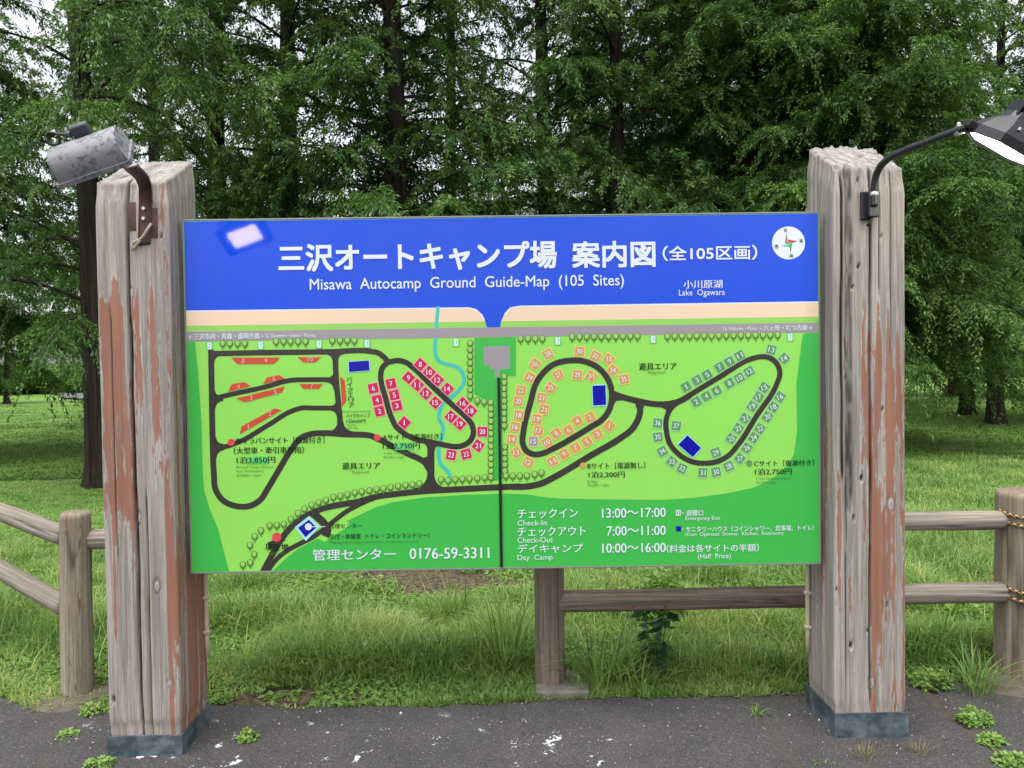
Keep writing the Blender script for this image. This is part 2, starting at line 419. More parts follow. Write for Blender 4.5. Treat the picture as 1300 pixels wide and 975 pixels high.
AZ = gz(AX, AY) + .004 + (fbm(AX*22, AY*22, 4)-.5)*.010*(OF < 3) - seam*.008
fleck = sstep(-.75, -.35, AY)*sstep(.30, .05, AY)*sstep(.95, .4, AX)
AZ[:, 0] -= .045
path = mesh_obj('asphalt_path', np.stack([AX, AY, AZ], -1).reshape(-1, 3), grid_faces(len(axs), len(off))[:, ::-1].copy(), M_ASPH, smooth=True,
                attrs={'seam': seam.ravel(), 'fleck': fleck.ravel()})
tag(path, None, kind='structure')

# far park road, left
def m_farroad():
    t = NT('far_asphalt'); n = t.noise(t.coord('Object'), .8, 4); return t.done(t.bsdf(t.mix(n, (.10, .10, .105), (.16, .16, .165)), .9, .2))
MFR = m_farroad()
OUT = crom([on_ground(*q)[:2] for q in ((200, 507), (103, 507.5), (74, 503), (52, 499.5), (37, 496.8), (52, 494), (78, 491.5), (103, 489.5), (200, 487))], 5)
n = len(OUT)//2; V = []; 
for k in range(n+1):
    a, c = OUT[k], OUT[len(OUT)-1-k]
    for f in np.linspace(0, 1, 9): q = a+(c-a)*f; V.append((q[0], q[1], float(gz(q[0], q[1])+bank(q[0], q[1])+.10)))
F = [(i*9+k, (i+1)*9+k, (i+1)*9+k+1, i*9+k+1) for i in range(n) for k in range(8)]
tag(mesh_obj('far_road', V, F, MFR), None, kind='structure')

# ------------------------------------------------------------------ timber: posts and logs
SW = 0.305; YF = -0.087; PANW, PANH, PANZ = 2.76, 1.5328, .7687
def square_post(name, x0, ztop_f, ztop_b, zb, parent, seed, cracks, knots, paintf, mat, lean=0.0, ragged=.008, s=SW):
    n = 74; rows = 230; cr = .012
    # perimeter: u runs over front, right, back, left
    u1 = np.linspace(0, 1, n, endpoint=False)
    side = np.repeat(np.arange(4), n); uu = np.tile(u1, 4)
    base = np.zeros((4*n, 2)); nrm = np.zeros((4*n, 2))
    for k in range(4*n):
        sd_, t = side[k], uu[k]
        p = [(t, 0), (1, t), (1-t, 1), (0, 1-t)][sd_]; nn = [(0, -1), (1, 0), (0, 1), (-1, 0)][sd_]
        base[k] = (p[0]*s, p[1]*s); nrm[k] = nn
    c = base-s/2; h = s/2-cr; q = np.clip(c, -h, h); dlt = c-q; L = np.linalg.norm(dlt, axis=1)
    cm = (np.abs(c[:, 0]) > h-1e-6) & (np.abs(c[:, 1]) > h-1e-6) & (L > 1e-9)
    c[cm] = q[cm]+dlt[cm]/L[cm][:, None]*cr; nrm[cm] = dlt[cm]/L[cm][:, None]
    t = np.linspace(0, 1, rows)
    per = (side+uu)*s                                            # running length round the post
    zt = ztop_f+(ztop_b-ztop_f)*(c[:, 1]+s/2)/s
    PER, T = np.meshgrid(per, t); SIDE = np.broadcast_to(side, PER.shape); UU = np.broadcast_to(uu, PER.shape)
    ZT = np.broadcast_to(zt, PER.shape)+ragged*(vnoise(PER*70, PER*0+seed, 3)-.5)*2
    Zp = zb+T*(ZT-zb)
    disp = -(fbm(PER*60+seed, Zp*1.3, 1, 3)-.5)*.0022-(fbm(PER*190+seed, Zp*3, 2, 2)-.5)*.0014-(fbm(PER*5+seed, Zp*.8, 7, 3)-.5)*.012
    pit = np.zeros(PER.shape); pale = np.zeros(PER.shape)
    wear_top = sstep(.955, 1.0, T); disp -= wear_top*.012*(.4+vnoise(PER*30, Zp*9, 8))
    for (sd_, u0, wdt, dep, za, zb_, amp) in cracks:
        uc = u0+amp*(fbm(Zp*1.7+seed, Zp*0+2.2, 12, 4)-.5)*2
        g = np.where(SIDE == sd_, np.exp(-((UU-uc)*s/wdt)**2), 0)*sstep(za, za+.12, Zp)*(1-sstep(zb_-.12, zb_, Zp))
        g = g*(.65+.5*vnoise(Zp*6, Zp*0, 9)); disp -= g*dep; pit = np.maximum(pit, np.clip(g*2.4-.4, 0, 1)*(.97 if wdt < .01 else .55*np.clip(vnoise(PER*120, Zp*22, 14)*1.8, .3, 1.4)))
    for (sd_, u0, z0, r, kind) in knots:
        dd = np.where(SIDE == sd_, np.hypot((UU-u0)*s, (Zp-z0)*.5), 9)
        pale = np.maximum(pale, np.exp(-(dd/(r*1.6))**2)*.85)
        if kind == 'hole': g = np.exp(-(dd/(r*.75))**4); disp -= g*.025; pit = np.maximum(pit, g)
        elif kind == 'knot':
            ringg = np.exp(-((dd-r)/(r*.28))**2); pit = np.maximum(pit, ringg*.6); pit = np.maximum(pit, np.exp(-(dd/(r*.45))**4)*.45); disp += np.exp(-(dd/r)**2)*.001-ringg*.003
        elif kind == 'cup':
            g = np.exp(-(dd/(r*.8))**2); disp -= g*.005; pale = np.maximum(pale, g*1.1)
    disp = np.where(Zp < .17+zb, disp*sstep(.12, .17, Zp-zb)-.003*(1-sstep(.12, .17, Zp-zb)), disp)
    paint = paintf(SIDE, UU, Zp)+.95*(fbm(PER*48+seed, Zp*1.6, 21, 5)-.5)*2+.25*(fbm(PER*6+seed, Zp*2.5, 23, 3)-.5)*2
    P = c[None]+nrm[None]*disp[..., None]
    VX = x0+s/2+P[..., 0]+lean*(Zp-zb); VY = YF+s/2+P[..., 1]
    V = np.stack([VX, VY, Zp], -1)
    nn = 4*n; i, j = np.meshgrid(np.arange(rows-1), np.arange(nn), indexing='ij'); j2 = (j+1) % nn
    F = np.stack([i*nn+j, i*nn+j2, (i+1)*nn+j2, (i+1)*nn+j], -1).reshape(-1, 4)
    V = list(V.reshape(-1, 3)); A = {'paint': list(paint.ravel()), 'pit': list(pit.ravel()), 'pale': list(pale.ravel())}
    gc = list(np.stack([VX-x0, VY, Zp], -1).reshape(-1, 3)); F = [F]
    # worn end grain on top
    prev = (rows-1)*nn; last = np.array(V[prev:prev+nn]); cen = last.mean(0)
    for sc_ in (.9, .72, .5, .28, .1):
        ring = cen+(last-cen)*sc_
        ring[:, 2] = ztop_f+(ztop_b-ztop_f)*(ring[:, 1]-YF)/s + .022*(fbm(ring[:, 0]*26, ring[:, 1]*26, seed, 3)-.45)*(1 if ragged > .006 else .25)
        st = len(V); V += list(ring); j = np.arange(nn); j2 = (j+1) % nn
        F.append(np.stack([prev+j, prev+j2, st+j2, st+j], 1)); prev = st
        A['paint'] += [-.5]*nn; A['pit'] += list(np.clip((vnoise(ring[:, 0]*60, ring[:, 1]*60, 3)-.72)*3, 0, .8)); A['pale'] += [.22]*nn
        gc += list(np.stack([ring[:, 0], ring[:, 2]*.3, ring[:, 1]*1.5], 1))
    V.append(cen*[1, 1, 0]+[0, 0, (ztop_f+ztop_b)/2]); A['paint'].append(0); A['pit'].append(0); A['pale'].append(.2); gc.append((0, 0, 0))
    F4 = np.concatenate(F); tri = [(prev+k, prev+(k+1) % nn, len(V)-1) for k in range(nn)]
    faces = [tuple(f) for f in F4]+tri
    return mesh_obj(name, np.array(V), faces, mat, parent, smooth=True, attrs={**{k: np.array(v) for k, v in A.items()}, 'gc': np.array(gc)})

def log(name, p0, p1, r0, r1, parent, seed, mat, paint=0.0, top_flat=True, n=40, rows=70, hole=None, pits=()):
    p0 = np.array(p0, float); p1 = np.array(p1, float); ax = p1-p0; L = np.linalg.norm(ax); ax /= L
    N = np.cross(ax, [0, 1.0, 0.13]); N /= np.linalg.norm(N); B = np.cross(ax, N)
    th = np.linspace(0, 2*math.pi, n, endpoint=False); t = np.linspace(0, 1, rows)
    TH, T = np.meshgrid(th, t); Rr = r0+(r1-r0)*T
    cyc = np.cos(TH)*3+seed, np.sin(TH)*3
    rr = Rr*(1+.06*(fbm(cyc[0]+T*L*1.3, cyc[1]+T*L*.8, seed, 3)-.5)*2)+.003*(fbm(np.cos(TH)*9+seed, np.sin(TH)*9+T*L*2, seed+3, 3)-.5)*2
    edge = np.minimum(T, 1-T)*L; rr = rr-.010*(1-sstep(0, .014, edge))
    pit = np.zeros(TH.shape); pale = .25*(fbm(np.cos(TH)*2+seed, T*L*3, 40, 3)-.35)
    ck = fbm(np.cos(TH)*1.0+seed*3, np.sin(TH)+T*L*.35, 77, 2); g = np.exp(-((ck-.5)/.012)**2); rr -= g*.007; pit = np.maximum(pit, g*.65)
    V = p0+ax*(T[..., None]*L)+N*(np.cos(TH)*rr)[..., None]+B*(np.sin(TH)*rr)[..., None]
    if hole is not None:
        dd = np.linalg.norm((V-np.array(hole[0]))*np.array([1, 1, .8]), axis=-1); g = np.exp(-(dd/hole[1])**6)
        V = V-(V-(p0+ax*(T[..., None]*L)))*(g*.75)[..., None]; pit = np.maximum(pit, g)
    pa = paint+.35*(fbm(np.cos(TH)*2.5+seed, np.sin(TH)*2.5+T*L*1.1, seed+9, 4)-.5)*2
    gc = np.stack([np.cos(TH)*Rr, np.sin(TH)*Rr, T*L], -1).reshape(-1, 3)
    i, j = np.meshgrid(np.arange(rows-1), np.arange(n), indexing='ij'); j2 = (j+1) % n
    F = [tuple(f) for f in np.stack([i*n+j, i*n+j2, (i+1)*n+j2, (i+1)*n+j], -1).reshape(-1, 4)]
    V = list(V.reshape(-1, 3)); o = len(V); V += [p0, p1]
    F += [(j, o, (j+1) % n)[::-1] for j in range(n)][::1] + [((rows-1)*n+j, (rows-1)*n+(j+1) % n, o+1) for j in range(n)]
    F = F[:-2*n]+[((j+1) % n, j, o) for j in range(n)]+F[-n:]
    z2 = np.zeros(2)
    return mesh_obj(name, np.array(V), F, mat, parent, smooth=True, attrs={'paint': np.concatenate([pa.ravel(), z2-.4]), 'pit': np.concatenate([pit.ravel(), z2+.25]),
                    'pale': np.concatenate([pale.ravel(), z2+.5]), 'gc': np.concatenate([gc, [[0, 0, 0], [0, 0, L]]])})

# ------------------------------------------------------------------ the signboard
board = empty('signboard', (0, 0, 0))
tag(board, 'large campground guide map panel mounted between two thick square timber posts', 'signboard')
XL, XR = -1.408-SW, 1.411
def zpx(px, py, y=YF): return float(at_y(px, py, y)[2])
zlf, zlb = zpx(200, 232), zpx(200, 206, YF+SW)
zrf, zrb = zpx(1100, 214), zpx(1090, 188, YF+SW)
def z_at(py): return zpx(140, py)
def paint_left(sd_, u, z):
    p = np.full(u.shape, -.30)
    band = sstep(.85, 1.15, z)*sstep(2.15, 1.85, z)
    p = np.where(sd_ == 0, -.27+.70*band*sstep(.72, .15, u)+.30*band*sstep(.45, .6, u)*sstep(1.0, 1.5, z), p)
    p = np.where((sd_ == 0) & (u > .86), .05+.2*sstep(1.8, 1.2, z), p)
    p = np.where(sd_ == 1, .10+.25*sstep(1.2, .7, z)-.5*sstep(1.9, 2.2, z), p)
    return p
def zkn(py, xref=180): return zpx(xref, py)
left = square_post('post', XL, zlf, zlb, 0.0, board, 3,
    [(0, .45, .0050, .045, -.1, 2.75, .06), (0, .60, .0025, .012, .0, 1.2, .03), (1, .35, .003, .015, .1, 1.5, .05), (0, .18, .002, .008, .8, 2.0, .03)],
    [(0, .48, zkn(657), .013, 'knot'), (0, .72, zkn(744), .014, 'knot'), (0, .07, zkn(888), .009, 'hole'), (0, .86, zkn(868), .010, 'knot'), (0, .46, zkn(372), .012, 'knot'), (0, .90, zkn(300), .006, 'hole')],
    paint_left, M_POST, .0, .003)
tag(left, 'left timber post, greyer, with a long crack down its front')
gR = .026
def paint_right(sd_, u, z):
    p = -.46+.62*sstep(2.05, 1.55, z)*(.55+.45*sstep(.3, .6, u))+.08*sstep(1.2, .7, z)
    p = np.where((sd_ == 0) & (u > .45), p+.14*sstep(2.3, 2.0, z), p)
    p = p-.32*sstep(.75, .35, z)
    return np.where(sd_ == 3, p-.25, p)
def uR(px, py): return float((at_y(px, py, YF)[0]-XR)/SW)
kr = [(1081, 820, .010, 'hole'), (1094, 607, .009, 'hole'), (1131, 640, .016, 'knot'), (1126, 768, .0055, 'hole'), (1084, 658, .006, 'hole'), (1106, 867, .014, 'knot'), (1101, 801, .0055, 'hole'), (1061, 748, .0055, 'hole'), (1090, 338, .007, 'hole'), (1083, 365, .0055, 'hole'), (1090, 228, .005, 'hole'), (1118, 300, .0055, 'hole'), (1075, 480, .007, 'hole'), (1120, 520, .0055, 'hole')]
right = square_post('post', XR, zrf, zrb, gR, board, 8,
    [(0, uR(1105, 640), .0038, .03, .1, 2.75, .03), (0, .20, .016, .022, .95, 2.68, .05), (0, .10, .006, .015, 1.1, 2.5, .05), (0, .78, .0018, .01, 1.6, 2.8, .03), (0, .62, .0022, .012, 1.9, 2.8, .02), (0, .16, .0018, .009, .1, 1.3, .03), (3, .5, .003, .014, .1, 2.3, .05)],
    [(0, uR(a, b), zpx(a, b), r, k) for a, b, r, k in kr]+[(3, .4, .55, .008, 'hole'), (3, .5, .78, .0055, 'hole'), (3, .35, 1.3, .0055, 'hole')],
    paint_right, M_POST, .0, .011)
tag(right, 'right timber post with red paint left on its lower front and a ragged top')

def sleeve(parent, x0, zb, h, seed):
    s = SW+.012; b = MB(); x0 -= .006; y0 = YF-.006; n = 12
    P = [(t, 0) for t in np.linspace(0, 1, n, False)]+[(1, t) for t in np.linspace(0, 1, n, False)]+[(1-t, 1) for t in np.linspace(0, 1, n, False)]+[(0, 1-t) for t in np.linspace(0, 1, n, False)]
    P = np.array(P)*s+[x0, y0]; c = P.mean(0); V = []; lv = 6
    for k in range(lv):
        for j, p in enumerate(P):
            d_ = (p-c)/np.linalg.norm(p-c); w_ = .004*(vnoise(j*.5+seed, k*.7, 5)-.3)
            q = p+d_*w_; V.append((q[0], q[1], zb+h*k/(lv-1)+(.004*(vnoise(j*.8, 0, seed)-.5) if k == lv-1 else 0)))
    nn = len(P); F = [(k*nn+j, k*nn+(j+1) % nn, (k+1)*nn+(j+1) % nn, (k+1)*nn+j) for k in range(lv-1) for j in range(nn)]
    # turned-in top lip
    st = len(V)
    for j, p in enumerate(P): q = c+(p-c)*(1-.022); V.append((q[0], q[1], zb+h+.001))
    F += [((lv-1)*nn+j, (lv-1)*nn+(j+1) % nn, st+(j+1) % nn, st+j) for j in range(nn)]
    b.add(V, F); return b.build('metal_sleeve', M_SLEEVE, parent)
sleeve(left, XL, float(gz(XL, 0))-.005, .098, 2)
sleeve(right, XR, float(gz(XR, 0))+.0, .112, 9)
def conduit(parent, x, za, zb_):
    b = MB(); y = YF+SW-.03; b.tube([(x, y, z) for z in np.linspace(za, zb_, 8)], .011, 10)
    for z in np.arange(za+.12, zb_, .16): b.box((x, y-.002, z), (.032, .030, .014), 0, None, .003)
    return b.build('conduit', M_CONDUIT, parent, True)
conduit(left, XL+SW+.012, .32, .95); conduit(right, XR-.012, .30, 1.0)

# panel
PX0, PX1, PZ0, PZ1 = -PANW/2, PANW/2, PANZ, PANZ+PANH
M_LG = m_print('printed_light_green', (150, 226, 96)); M_DG = m_print('printed_deep_green', (66, 188, 78)); M_BLUE = m_print('printed_blue', (2, 76, 222))
M_SAND = m_print('printed_sand', (244, 214, 184)); M_STRIPG = m_print('printed_strip_green', (150, 214, 98)); M_RGREY = m_print('printed_road_grey', (160, 152, 158))
M_ROAD = m_print('printed_road_dark', (62, 57, 55)); M_PINK = m_print('printed_crimson', (205, 42, 92)); M_ORG = m_print('printed_orange', (214, 160, 86)); M_CG = m_print('printed_site_green', (96, 158, 92))
M_TEAL = m_print('printed_stream', (70, 196, 188)); M_RED = m_print('printed_red', (206, 84, 60)); M_NAVY = m_print('printed_navy', (14, 16, 165)); M_WHITE = m_print('printed_white', (226, 236, 246))
M_INK = m_print('printed_ink', (24, 44, 26)); M_TREED = m_print('printed_tree_dark', (84, 138, 50)); M_TREEL = m_print('printed_tree_light', (158, 208, 108)); M_LINEP = m_print('printed_pink_line', (250, 176, 176)); M_LINEO = m_print('printed_peach_line', (250, 214, 150)); M_LINEG = m_print('printed_pale_line', (168, 226, 170))
M_PATCH = m_print('patch_green', (104, 214, 118)); M_INKS = m_print('printed_small_ink', (84, 132, 62)); M_HERE = m_print('printed_marker_red', (226, 76, 84)); M_SKYB = m_print('printed_pale_blue', (170, 232, 236)); M_SLATE = m_print('printed_slate', (96, 110, 112))
M_DOTS = M_ORG
def panel_half(xa, xb):
    b = MB(); b.box(((xa+xb)/2, .015, (PZ0+PZ1)/2), (xb-xa, .030, PANH), 0, None, .0012)
    return b.build('panel_sheet', M_LG, board)
JX = float(at_y(633.5, 500, 0)[0])
sheet = panel_half(PX0, JX-.0012); sheet2 = panel_half(JX+.0012, PX1)
tag(sheet, 'left panel sheet'); tag(sheet2, 'right panel sheet')
b = MB()
for x in (-1.05, -.35, .35, 1.05): b.box((x, .055, (PZ0+PZ1)/2), (.05, .045, PANH-.1), 0, None, .004)
for z in (PZ0+.16, PZ1-.16): b.box((0, .098, z), (2*1.408-.004, .036, .07), 0, None, .004)
b.build('back_rail', M_BOARDBACK, board)
b = MB()
for z in (PZ0-.0035, PZ1+.0035): b.box((0, .0155, z), (PANW, .035, .006), 0, None, .001)
for x in (PX0-.003, PX1+.003): b.box((x, .0155, (PZ0+PZ1)/2), (.005, .035, PANH+.012), 0, None, .001)
b.build('edge_trim', M_BOARDBACK, board)

class Print:
    """flat printed shapes, each a hair in front of the one before; input in pixels of the photograph, measured on the board's plane"""
    def __init__(s): s.V = []; s.F = []; s.M = []; s.mats = []; s.lv = 0
    def mi(s, m):
        if m not in s.mats: s.mats.append(m)
        return s.mats.index(m)
    def flat(s, pts, lvl):
        q = []
        for p in pts:
            w_ = at_y(p[0], p[1], 0.0); q.append((min(max(w_[0], PX0+.0025), PX1-.0025), -(.0006+lvl*.000012), min(max(w_[2], PZ0+.0025), PZ1-.0025)))
        return q
    def put(s, V, F, mat): 
        o = len(s.V); s.V += V; s.F += [tuple(i+o for i in f) for f in F]; s.M += [s.mi(mat)]*len(F)
    def poly(s, pts, mat, lvl=None):
        if lvl is None: s.lv += 1; lvl = s.lv
        V = s.flat(pts, lvl); T = tessellate_polygon([[Vector(v) for v in V]])
        F = []
        for t in T:
            a, b_, c = (np.array(V[i]) for i in t)
            F.append(t if np.cross(b_-a, c-a)[1] < 0 else t[::-1])
        s.put(V, F, mat)
    def stroke(s, pts, wd, mat, n=7, lvl=None, smooth=True, closed=False):
        if lvl is None: s.lv += 1; lvl = s.lv
        P = crom(pts, n, closed) if smooth else np.array(pts, float)
        if closed: P = np.vstack([P, P[:1]])
        T = np.gradient(P, axis=0)
        if closed: T[0] = T[-1] = P[1]-P[-2]
        T /= np.linalg.norm(T, axis=1)[:, None]; N = np.stack([-T[:, 1], T[:, 0]], 1)*wd/2
        V = s.flat(list(P+N)+list(P-N), lvl); m_ = len(P)
        s.put(V, [(i+1, i, m_+i, m_+i+1) for i in range(m_-1)], mat)
    def disc(s, c, r, mat, n=20, ry=None, lvl=None):
        s.poly([(c[0]+r*math.cos(2*math.pi*k/n), c[1]+(ry or r)*math.sin(2*math.pi*k/n)) for k in range(n)], mat, lvl)
    def sq(s, c, a, rot, mat, lvl, ay=None):
        r = rad(rot); ay = ay or a
        s.poly([(c[0]+x*a/2*math.cos(r)-y*ay/2*math.sin(r), c[1]+x*a/2*math.sin(r)+y*ay/2*math.cos(r)) for x, y in ((-1, -1), (1, -1), (1, 1), (-1, 1))], mat, lvl)
    def build(s, name, parent): return mesh_obj(name, np.array(s.V), s.F, s.mats, parent, s.M)

_tc = {}
def glyphs(body, bold=0.0, space=1.0):
    key = (body, bold, space)
    if key not in _tc:
        c = bpy.data.curves.new('t', 'FONT'); c.body = body; c.resolution_u = 3; c.offset = bold; c.space_character = space
        o = bpy.data.objects.new('t', c); COL.objects.link(o); bpy.context.view_layer.update()
        me = o.to_mesh(); me.calc_loop_triangles()
        V = np.array([v.co[:2] for v in me.vertices]); F = [tuple(t.vertices) for t in me.loop_triangles]
        o.to_mesh_clear(); bpy.data.objects.remove(o); bpy.data.curves.remove(c)
        _tc[key] = (V, F)
    return _tc[key]
class Letters(Print):
    def text(s, body, x0, y0, x1, y1, mat, bold=0.0, rot=0.0, slope=-.0143, lvl=220, space=1.0):
        """fills the box x0..x1, y0..y1 (pixels, measured at its left end); bold strokes are thickened sideways"""
        V, F = glyphs(body, 0.0, space); lo, hi = V.min(0), V.max(0); n = (V-lo)/(hi-lo)
        e = bold*1.15*(y1-y0); wd, ht = x1-x0-2*e, y1-y0-2*e; cx, cy = (x0+x1)/2, (y0+y1)/2+slope*(x1-x0)/2
        r = rad(rot)+math.atan(slope); c_, s_ = math.cos(r), math.sin(r)
        sh = [(0, 0)] if bold == 0 else ([(-e, -e), (e, -e), (-e, e), (e, e)] if y1-y0 > 15 else [(-e, 0), (e, 0)])
        for q, (ex, ey) in enumerate(sh):
            dx = (n[:, 0]-.5)*wd+ex; dy = -(n[:, 1]-.5)*ht+ey
            Pp = np.stack([cx+dx*c_-dy*s_, cy+dx*s_+dy*c_], 1); V3 = s.flat(Pp, lvl+q*1.5)
            F2 = []
            for t in F:
                a, b_, c = (np.array(V3[i]) for i in t); F2.append(t if np.cross(b_-a, c-a)[1] < 0 else t[::-1])
            s.put(V3, F2, mat)

# ------------------------------------------------------------------ the printed map
P = Print()
SL = -.0145
def Yl(yl, x): return yl+SL*(x-238)
xlft = lambda y: 231+(y-281)*10.5/446
def band(top, bot, mat, xa=228, xb=1046): P.poly([(xa, Yl(top, xa)), (xb, Yl(top, xb)), (xb, Yl(bot, xb)), (xa, Yl(bot, xa))], mat)
# open water and its inlet
P.poly([(225, 276), (1048, 264), (1048, Yl(395, 1048)), (660, 388.8), (648, 391), (640, 399), (636, 408), (634.5, 417.5), (618, 417.5), (616, 408), (611, 399), (604, 393), (595, 391), (225, 396)], M_BLUE)
def c1(x, y): return (230+x/6.095, 380+y/6.095)
def c2(x, y): return (230+x/6.095, 530+y/6.095)
P.poly([(225, Yl(395.3, 225)), (595, 391.2), (604, 393.3), (610.5, 399.3), (614.5, 406), (616, Yl(413.6, 616)), (225, Yl(413.6, 225))], M_SAND)
P.poly([(1048, Yl(395.3, 1048)), (660, 389.2), (648.5, 391.4), (640.8, 399.4), (638, 404), (637, Yl(413.6, 637)), (1048, Yl(413.6, 1048))], M_SAND)
P.poly([(225, Yl(413.6, 225)), (616, Yl(413.6, 616)), (618, Yl(421.2, 618)), (225, Yl(421.2, 225))], M_STRIPG)
P.poly([(637, Yl(413.6, 637)), (1048, Yl(413.6, 1048)), (1048, Yl(421.2, 1048)), (635, Yl(421.2, 635))], M_STRIPG)
for pts in ([(225, Yl(395.0, 225)), (595, 390.9), (604, 393), (610.8, 399), (615, 406)], [(1048, Yl(395.0, 1048)), (660, 388.9), (648, 391), (640.4, 399)]): P.stroke(pts, 1.6, M_WHITE, 6, smooth=False)
# deep green areas
P.poly([(225, 434), (247.5, 433.5), (251.5, 470), (256, 540), (257.5, 600), (259, 622), (266, 645), (277, 672), (291, 732), (225, 732)], M_DG)
P.poly([(602, 429), (655, 428), (655, 477), (638, 478), (637.5, 610), (624, 610), (624, 508), (613, 506), (602, 500)], M_DG)
P.poly([(340, 732), (347, 724), (365, 707), (380, 695.6), (404, 683.5), (412, 688), (444, 667), (441, 661), (476, 644.5), (498, 637.5), (538.5, 631.5), (589, 628.2), (640, 626.5), (668, 627.5), (695.6, 631.6), (715, 633), (780, 634), (840, 634.6), (880, 632), (921, 626.5), (953, 620), (969, 613.6), (985, 604), (1001, 589), (1008, 576), (1012, 547), (1011, 488), (1015, 455), (1019, 425.5), (1023, 423), (1048, 422.6), (1048, 732)], M_DG)
# stream, then the through road over it
P.stroke([(556, 389), (554.5, 410), (553, 430), (553, 450), (556, 457), (566, 462), (580, 466), (588, 475), (589, 485), (583, 495), (573, 504), (562, 513), (558, 522), (557, 530), (562, 540), (562, 550), (558, 565), (557, 580), (560, 590), (568, 598), (572, 606)], 4.6, M_TEAL)
band(421.2, 433.6, M_RGREY)
P.poly([(614, 440), (647, 439), (647, 468), (634, 468.5), (634, 479), (628, 479), (628, 469), (622, 469), (622, 463), (614.5, 463)], M_RGREY)
# camp roads
def road(pts, wd=7.6, closed=False): P.stroke(pts, wd, M_ROAD, 7, closed=closed)
road([(268, 444), (269, 506), (270, 560), (271.5, 600), (274, 622), (283, 635), (300, 642.5), (318, 642), (330, 635), (340, 620), (352, 600), (371, 569), (382, 556), (395, 551), (412, 549.8), (440, 551.5), (458, 551.8), (470, 553), (480, 557), (504, 569.5), (522, 578), (538, 586), (546, 596)], 7.6)
road([(265, 449), (340, 447.6), (420, 446.6), (470, 446), (480, 448), (487, 453), (493, 458.8), (504.6, 457.6), (515, 460), (526, 468), (545, 486.5), (572, 512), (592, 530), (599, 539), (601, 549), (598, 558), (590, 564.5), (579, 567), (565, 565), (548, 561.5), (530, 558), (515, 551.5), (504, 543)], 7.0)
road([(509, 547.5), (504, 543), (497, 530), (489, 503.5), (484.5, 488), (483.3, 476), (486, 466), (494, 459)], 7.0)
road([(425.5, 446), (427, 485), (430.5, 520), (432, 540), (432, 552)], 7.2)
road([(268, 506.5), (296, 500), (345, 489), (358, 485), (369.5, 482.7), (390, 482), (426, 482)], 6.2)
road([(429, 518.2), (400, 518), (383, 518), (371, 521.5), (341.5, 539), (301, 562), (288, 566.5), (271, 568)], 6.2)
road([(547, 562), (547, 590), (547, 622)], 9.0)
road([(660, 617.3), (640, 618.2), (589, 620.7), (538.5, 623.5), (504.6, 626.8), (479, 630.3), (454, 637), (430, 641), (410, 645.5), (394, 652), (378, 661.5), (366, 673), (356, 686), (348, 700), (339, 716), (331, 732)], 7.8)
road([(470, 634), (455, 641), (438, 650.5), (425, 660.5), (412, 671), (398, 681.5), (380, 690.5), (366, 698), (352, 709), (342, 722), (337, 732)], 6.0)
road([(395, 649), (402, 655.5), (411, 664), (415.5, 673), (413, 681)], 10.0)
road([(474, 632), (462, 635.5), (448, 641)], 8.0); road([(341, 693), (352, 688), (360, 682)], 9.0)
# rounded corners at the junctions: inner corner, open quadrant, radius
def fillet(cx, cy, sx, sy, r, e=2.5):
    arc = [(cx+sx*r-sx*r*math.sin(a), cy+sy*r-sy*r*math.cos(a)) for a in np.linspace(0, math.pi/2, 6)]
    P.poly([(cx-sx*e, cy-sy*e), (cx+sx*r, cy-sy*e)]+arc+[(cx-sx*e, cy+sy*r)], M_ROAD)
for f in ((272.2, 451.5, 1, 1, 9), (422.2, 449.8, -1, 1, 9), (429.6, 449.8, 1, 1, 7), (428.4, 547.5, -1, -1, 12), (435.8, 547.6, 1, -1, 13), (542.3, 619.5, -1, -1, 17), (551.6, 618.8, 1, -1, 15), (273, 502.2, 1, -1, 7), (273.4, 509, 1, 1, 10), (274.4, 563.5, 1, -1, 9), (275, 571.5, 1, 1, 10), (423.4, 485.4, -1, 1, 9), (423.6, 479, -1, -1, 7), (426.4, 515, -1, -1, 6), (427.3, 521.6, -1, 1, 7), (542.6, 588, -1, 1, .5), (552, 565, 1, 1, 7), (542.4, 562, -1, 1, 8)): fillet(*f)
P.poly([(538, 581), (546, 578), (548, 604), (543, 600), (538, 592)], M_ROAD)
B_LOOP = [(702, 463), (713.5, 459), (725, 457.5), (738, 458), (751, 462), (763, 470), (771.5, 481), (776, 494), (776.5, 507), (773, 521), (764, 533), (750, 542), (699, 571), (689, 575.5), (677, 576.5), (668, 572), (663.5, 562), (664.5, 548), (674, 508.6), (679.5, 489), (689, 474)]
road(B_LOOP, 7.4, True)
C_LOOP = [(870.6, 505), (912, 479.5), (954.5, 455.3), (964, 453), (976, 454), (985.6, 461), (990, 473), (985.6, 488.5), (961, 527), (937, 564.5), (925, 578), (911.6, 585.5), (896, 588), (878.5, 586), (861, 576), (850, 562.5), (846, 547), (846, 531), (852, 518)]
road(C_LOOP, 6.6, True)
road([(774, 498), (792, 504.5), (810, 509), (830, 512.8), (846, 513), (862, 509.5), (876, 502)], 7.6)
road([(808, 507), (812.5, 518), (810, 532), (802, 545), (787, 556.5), (751, 577.5), (702, 606.5), (689, 613), (671, 617.3), (650, 618)], 8.0)
for tri in ([(774, 484), (780, 496), (794, 502), (778, 503)], [(776, 520), (782, 509), (792, 508), (776, 500)], [(798, 507), (806, 511), (808, 519), (809, 508)], [(816, 522), (818, 514), (828, 514.5), (812, 508)], [(838, 516), (845, 520), (846, 530), (850, 514)], [(854, 519), (862, 513), (872, 506), (852, 508)]): P.poly(tri, M_ROAD)
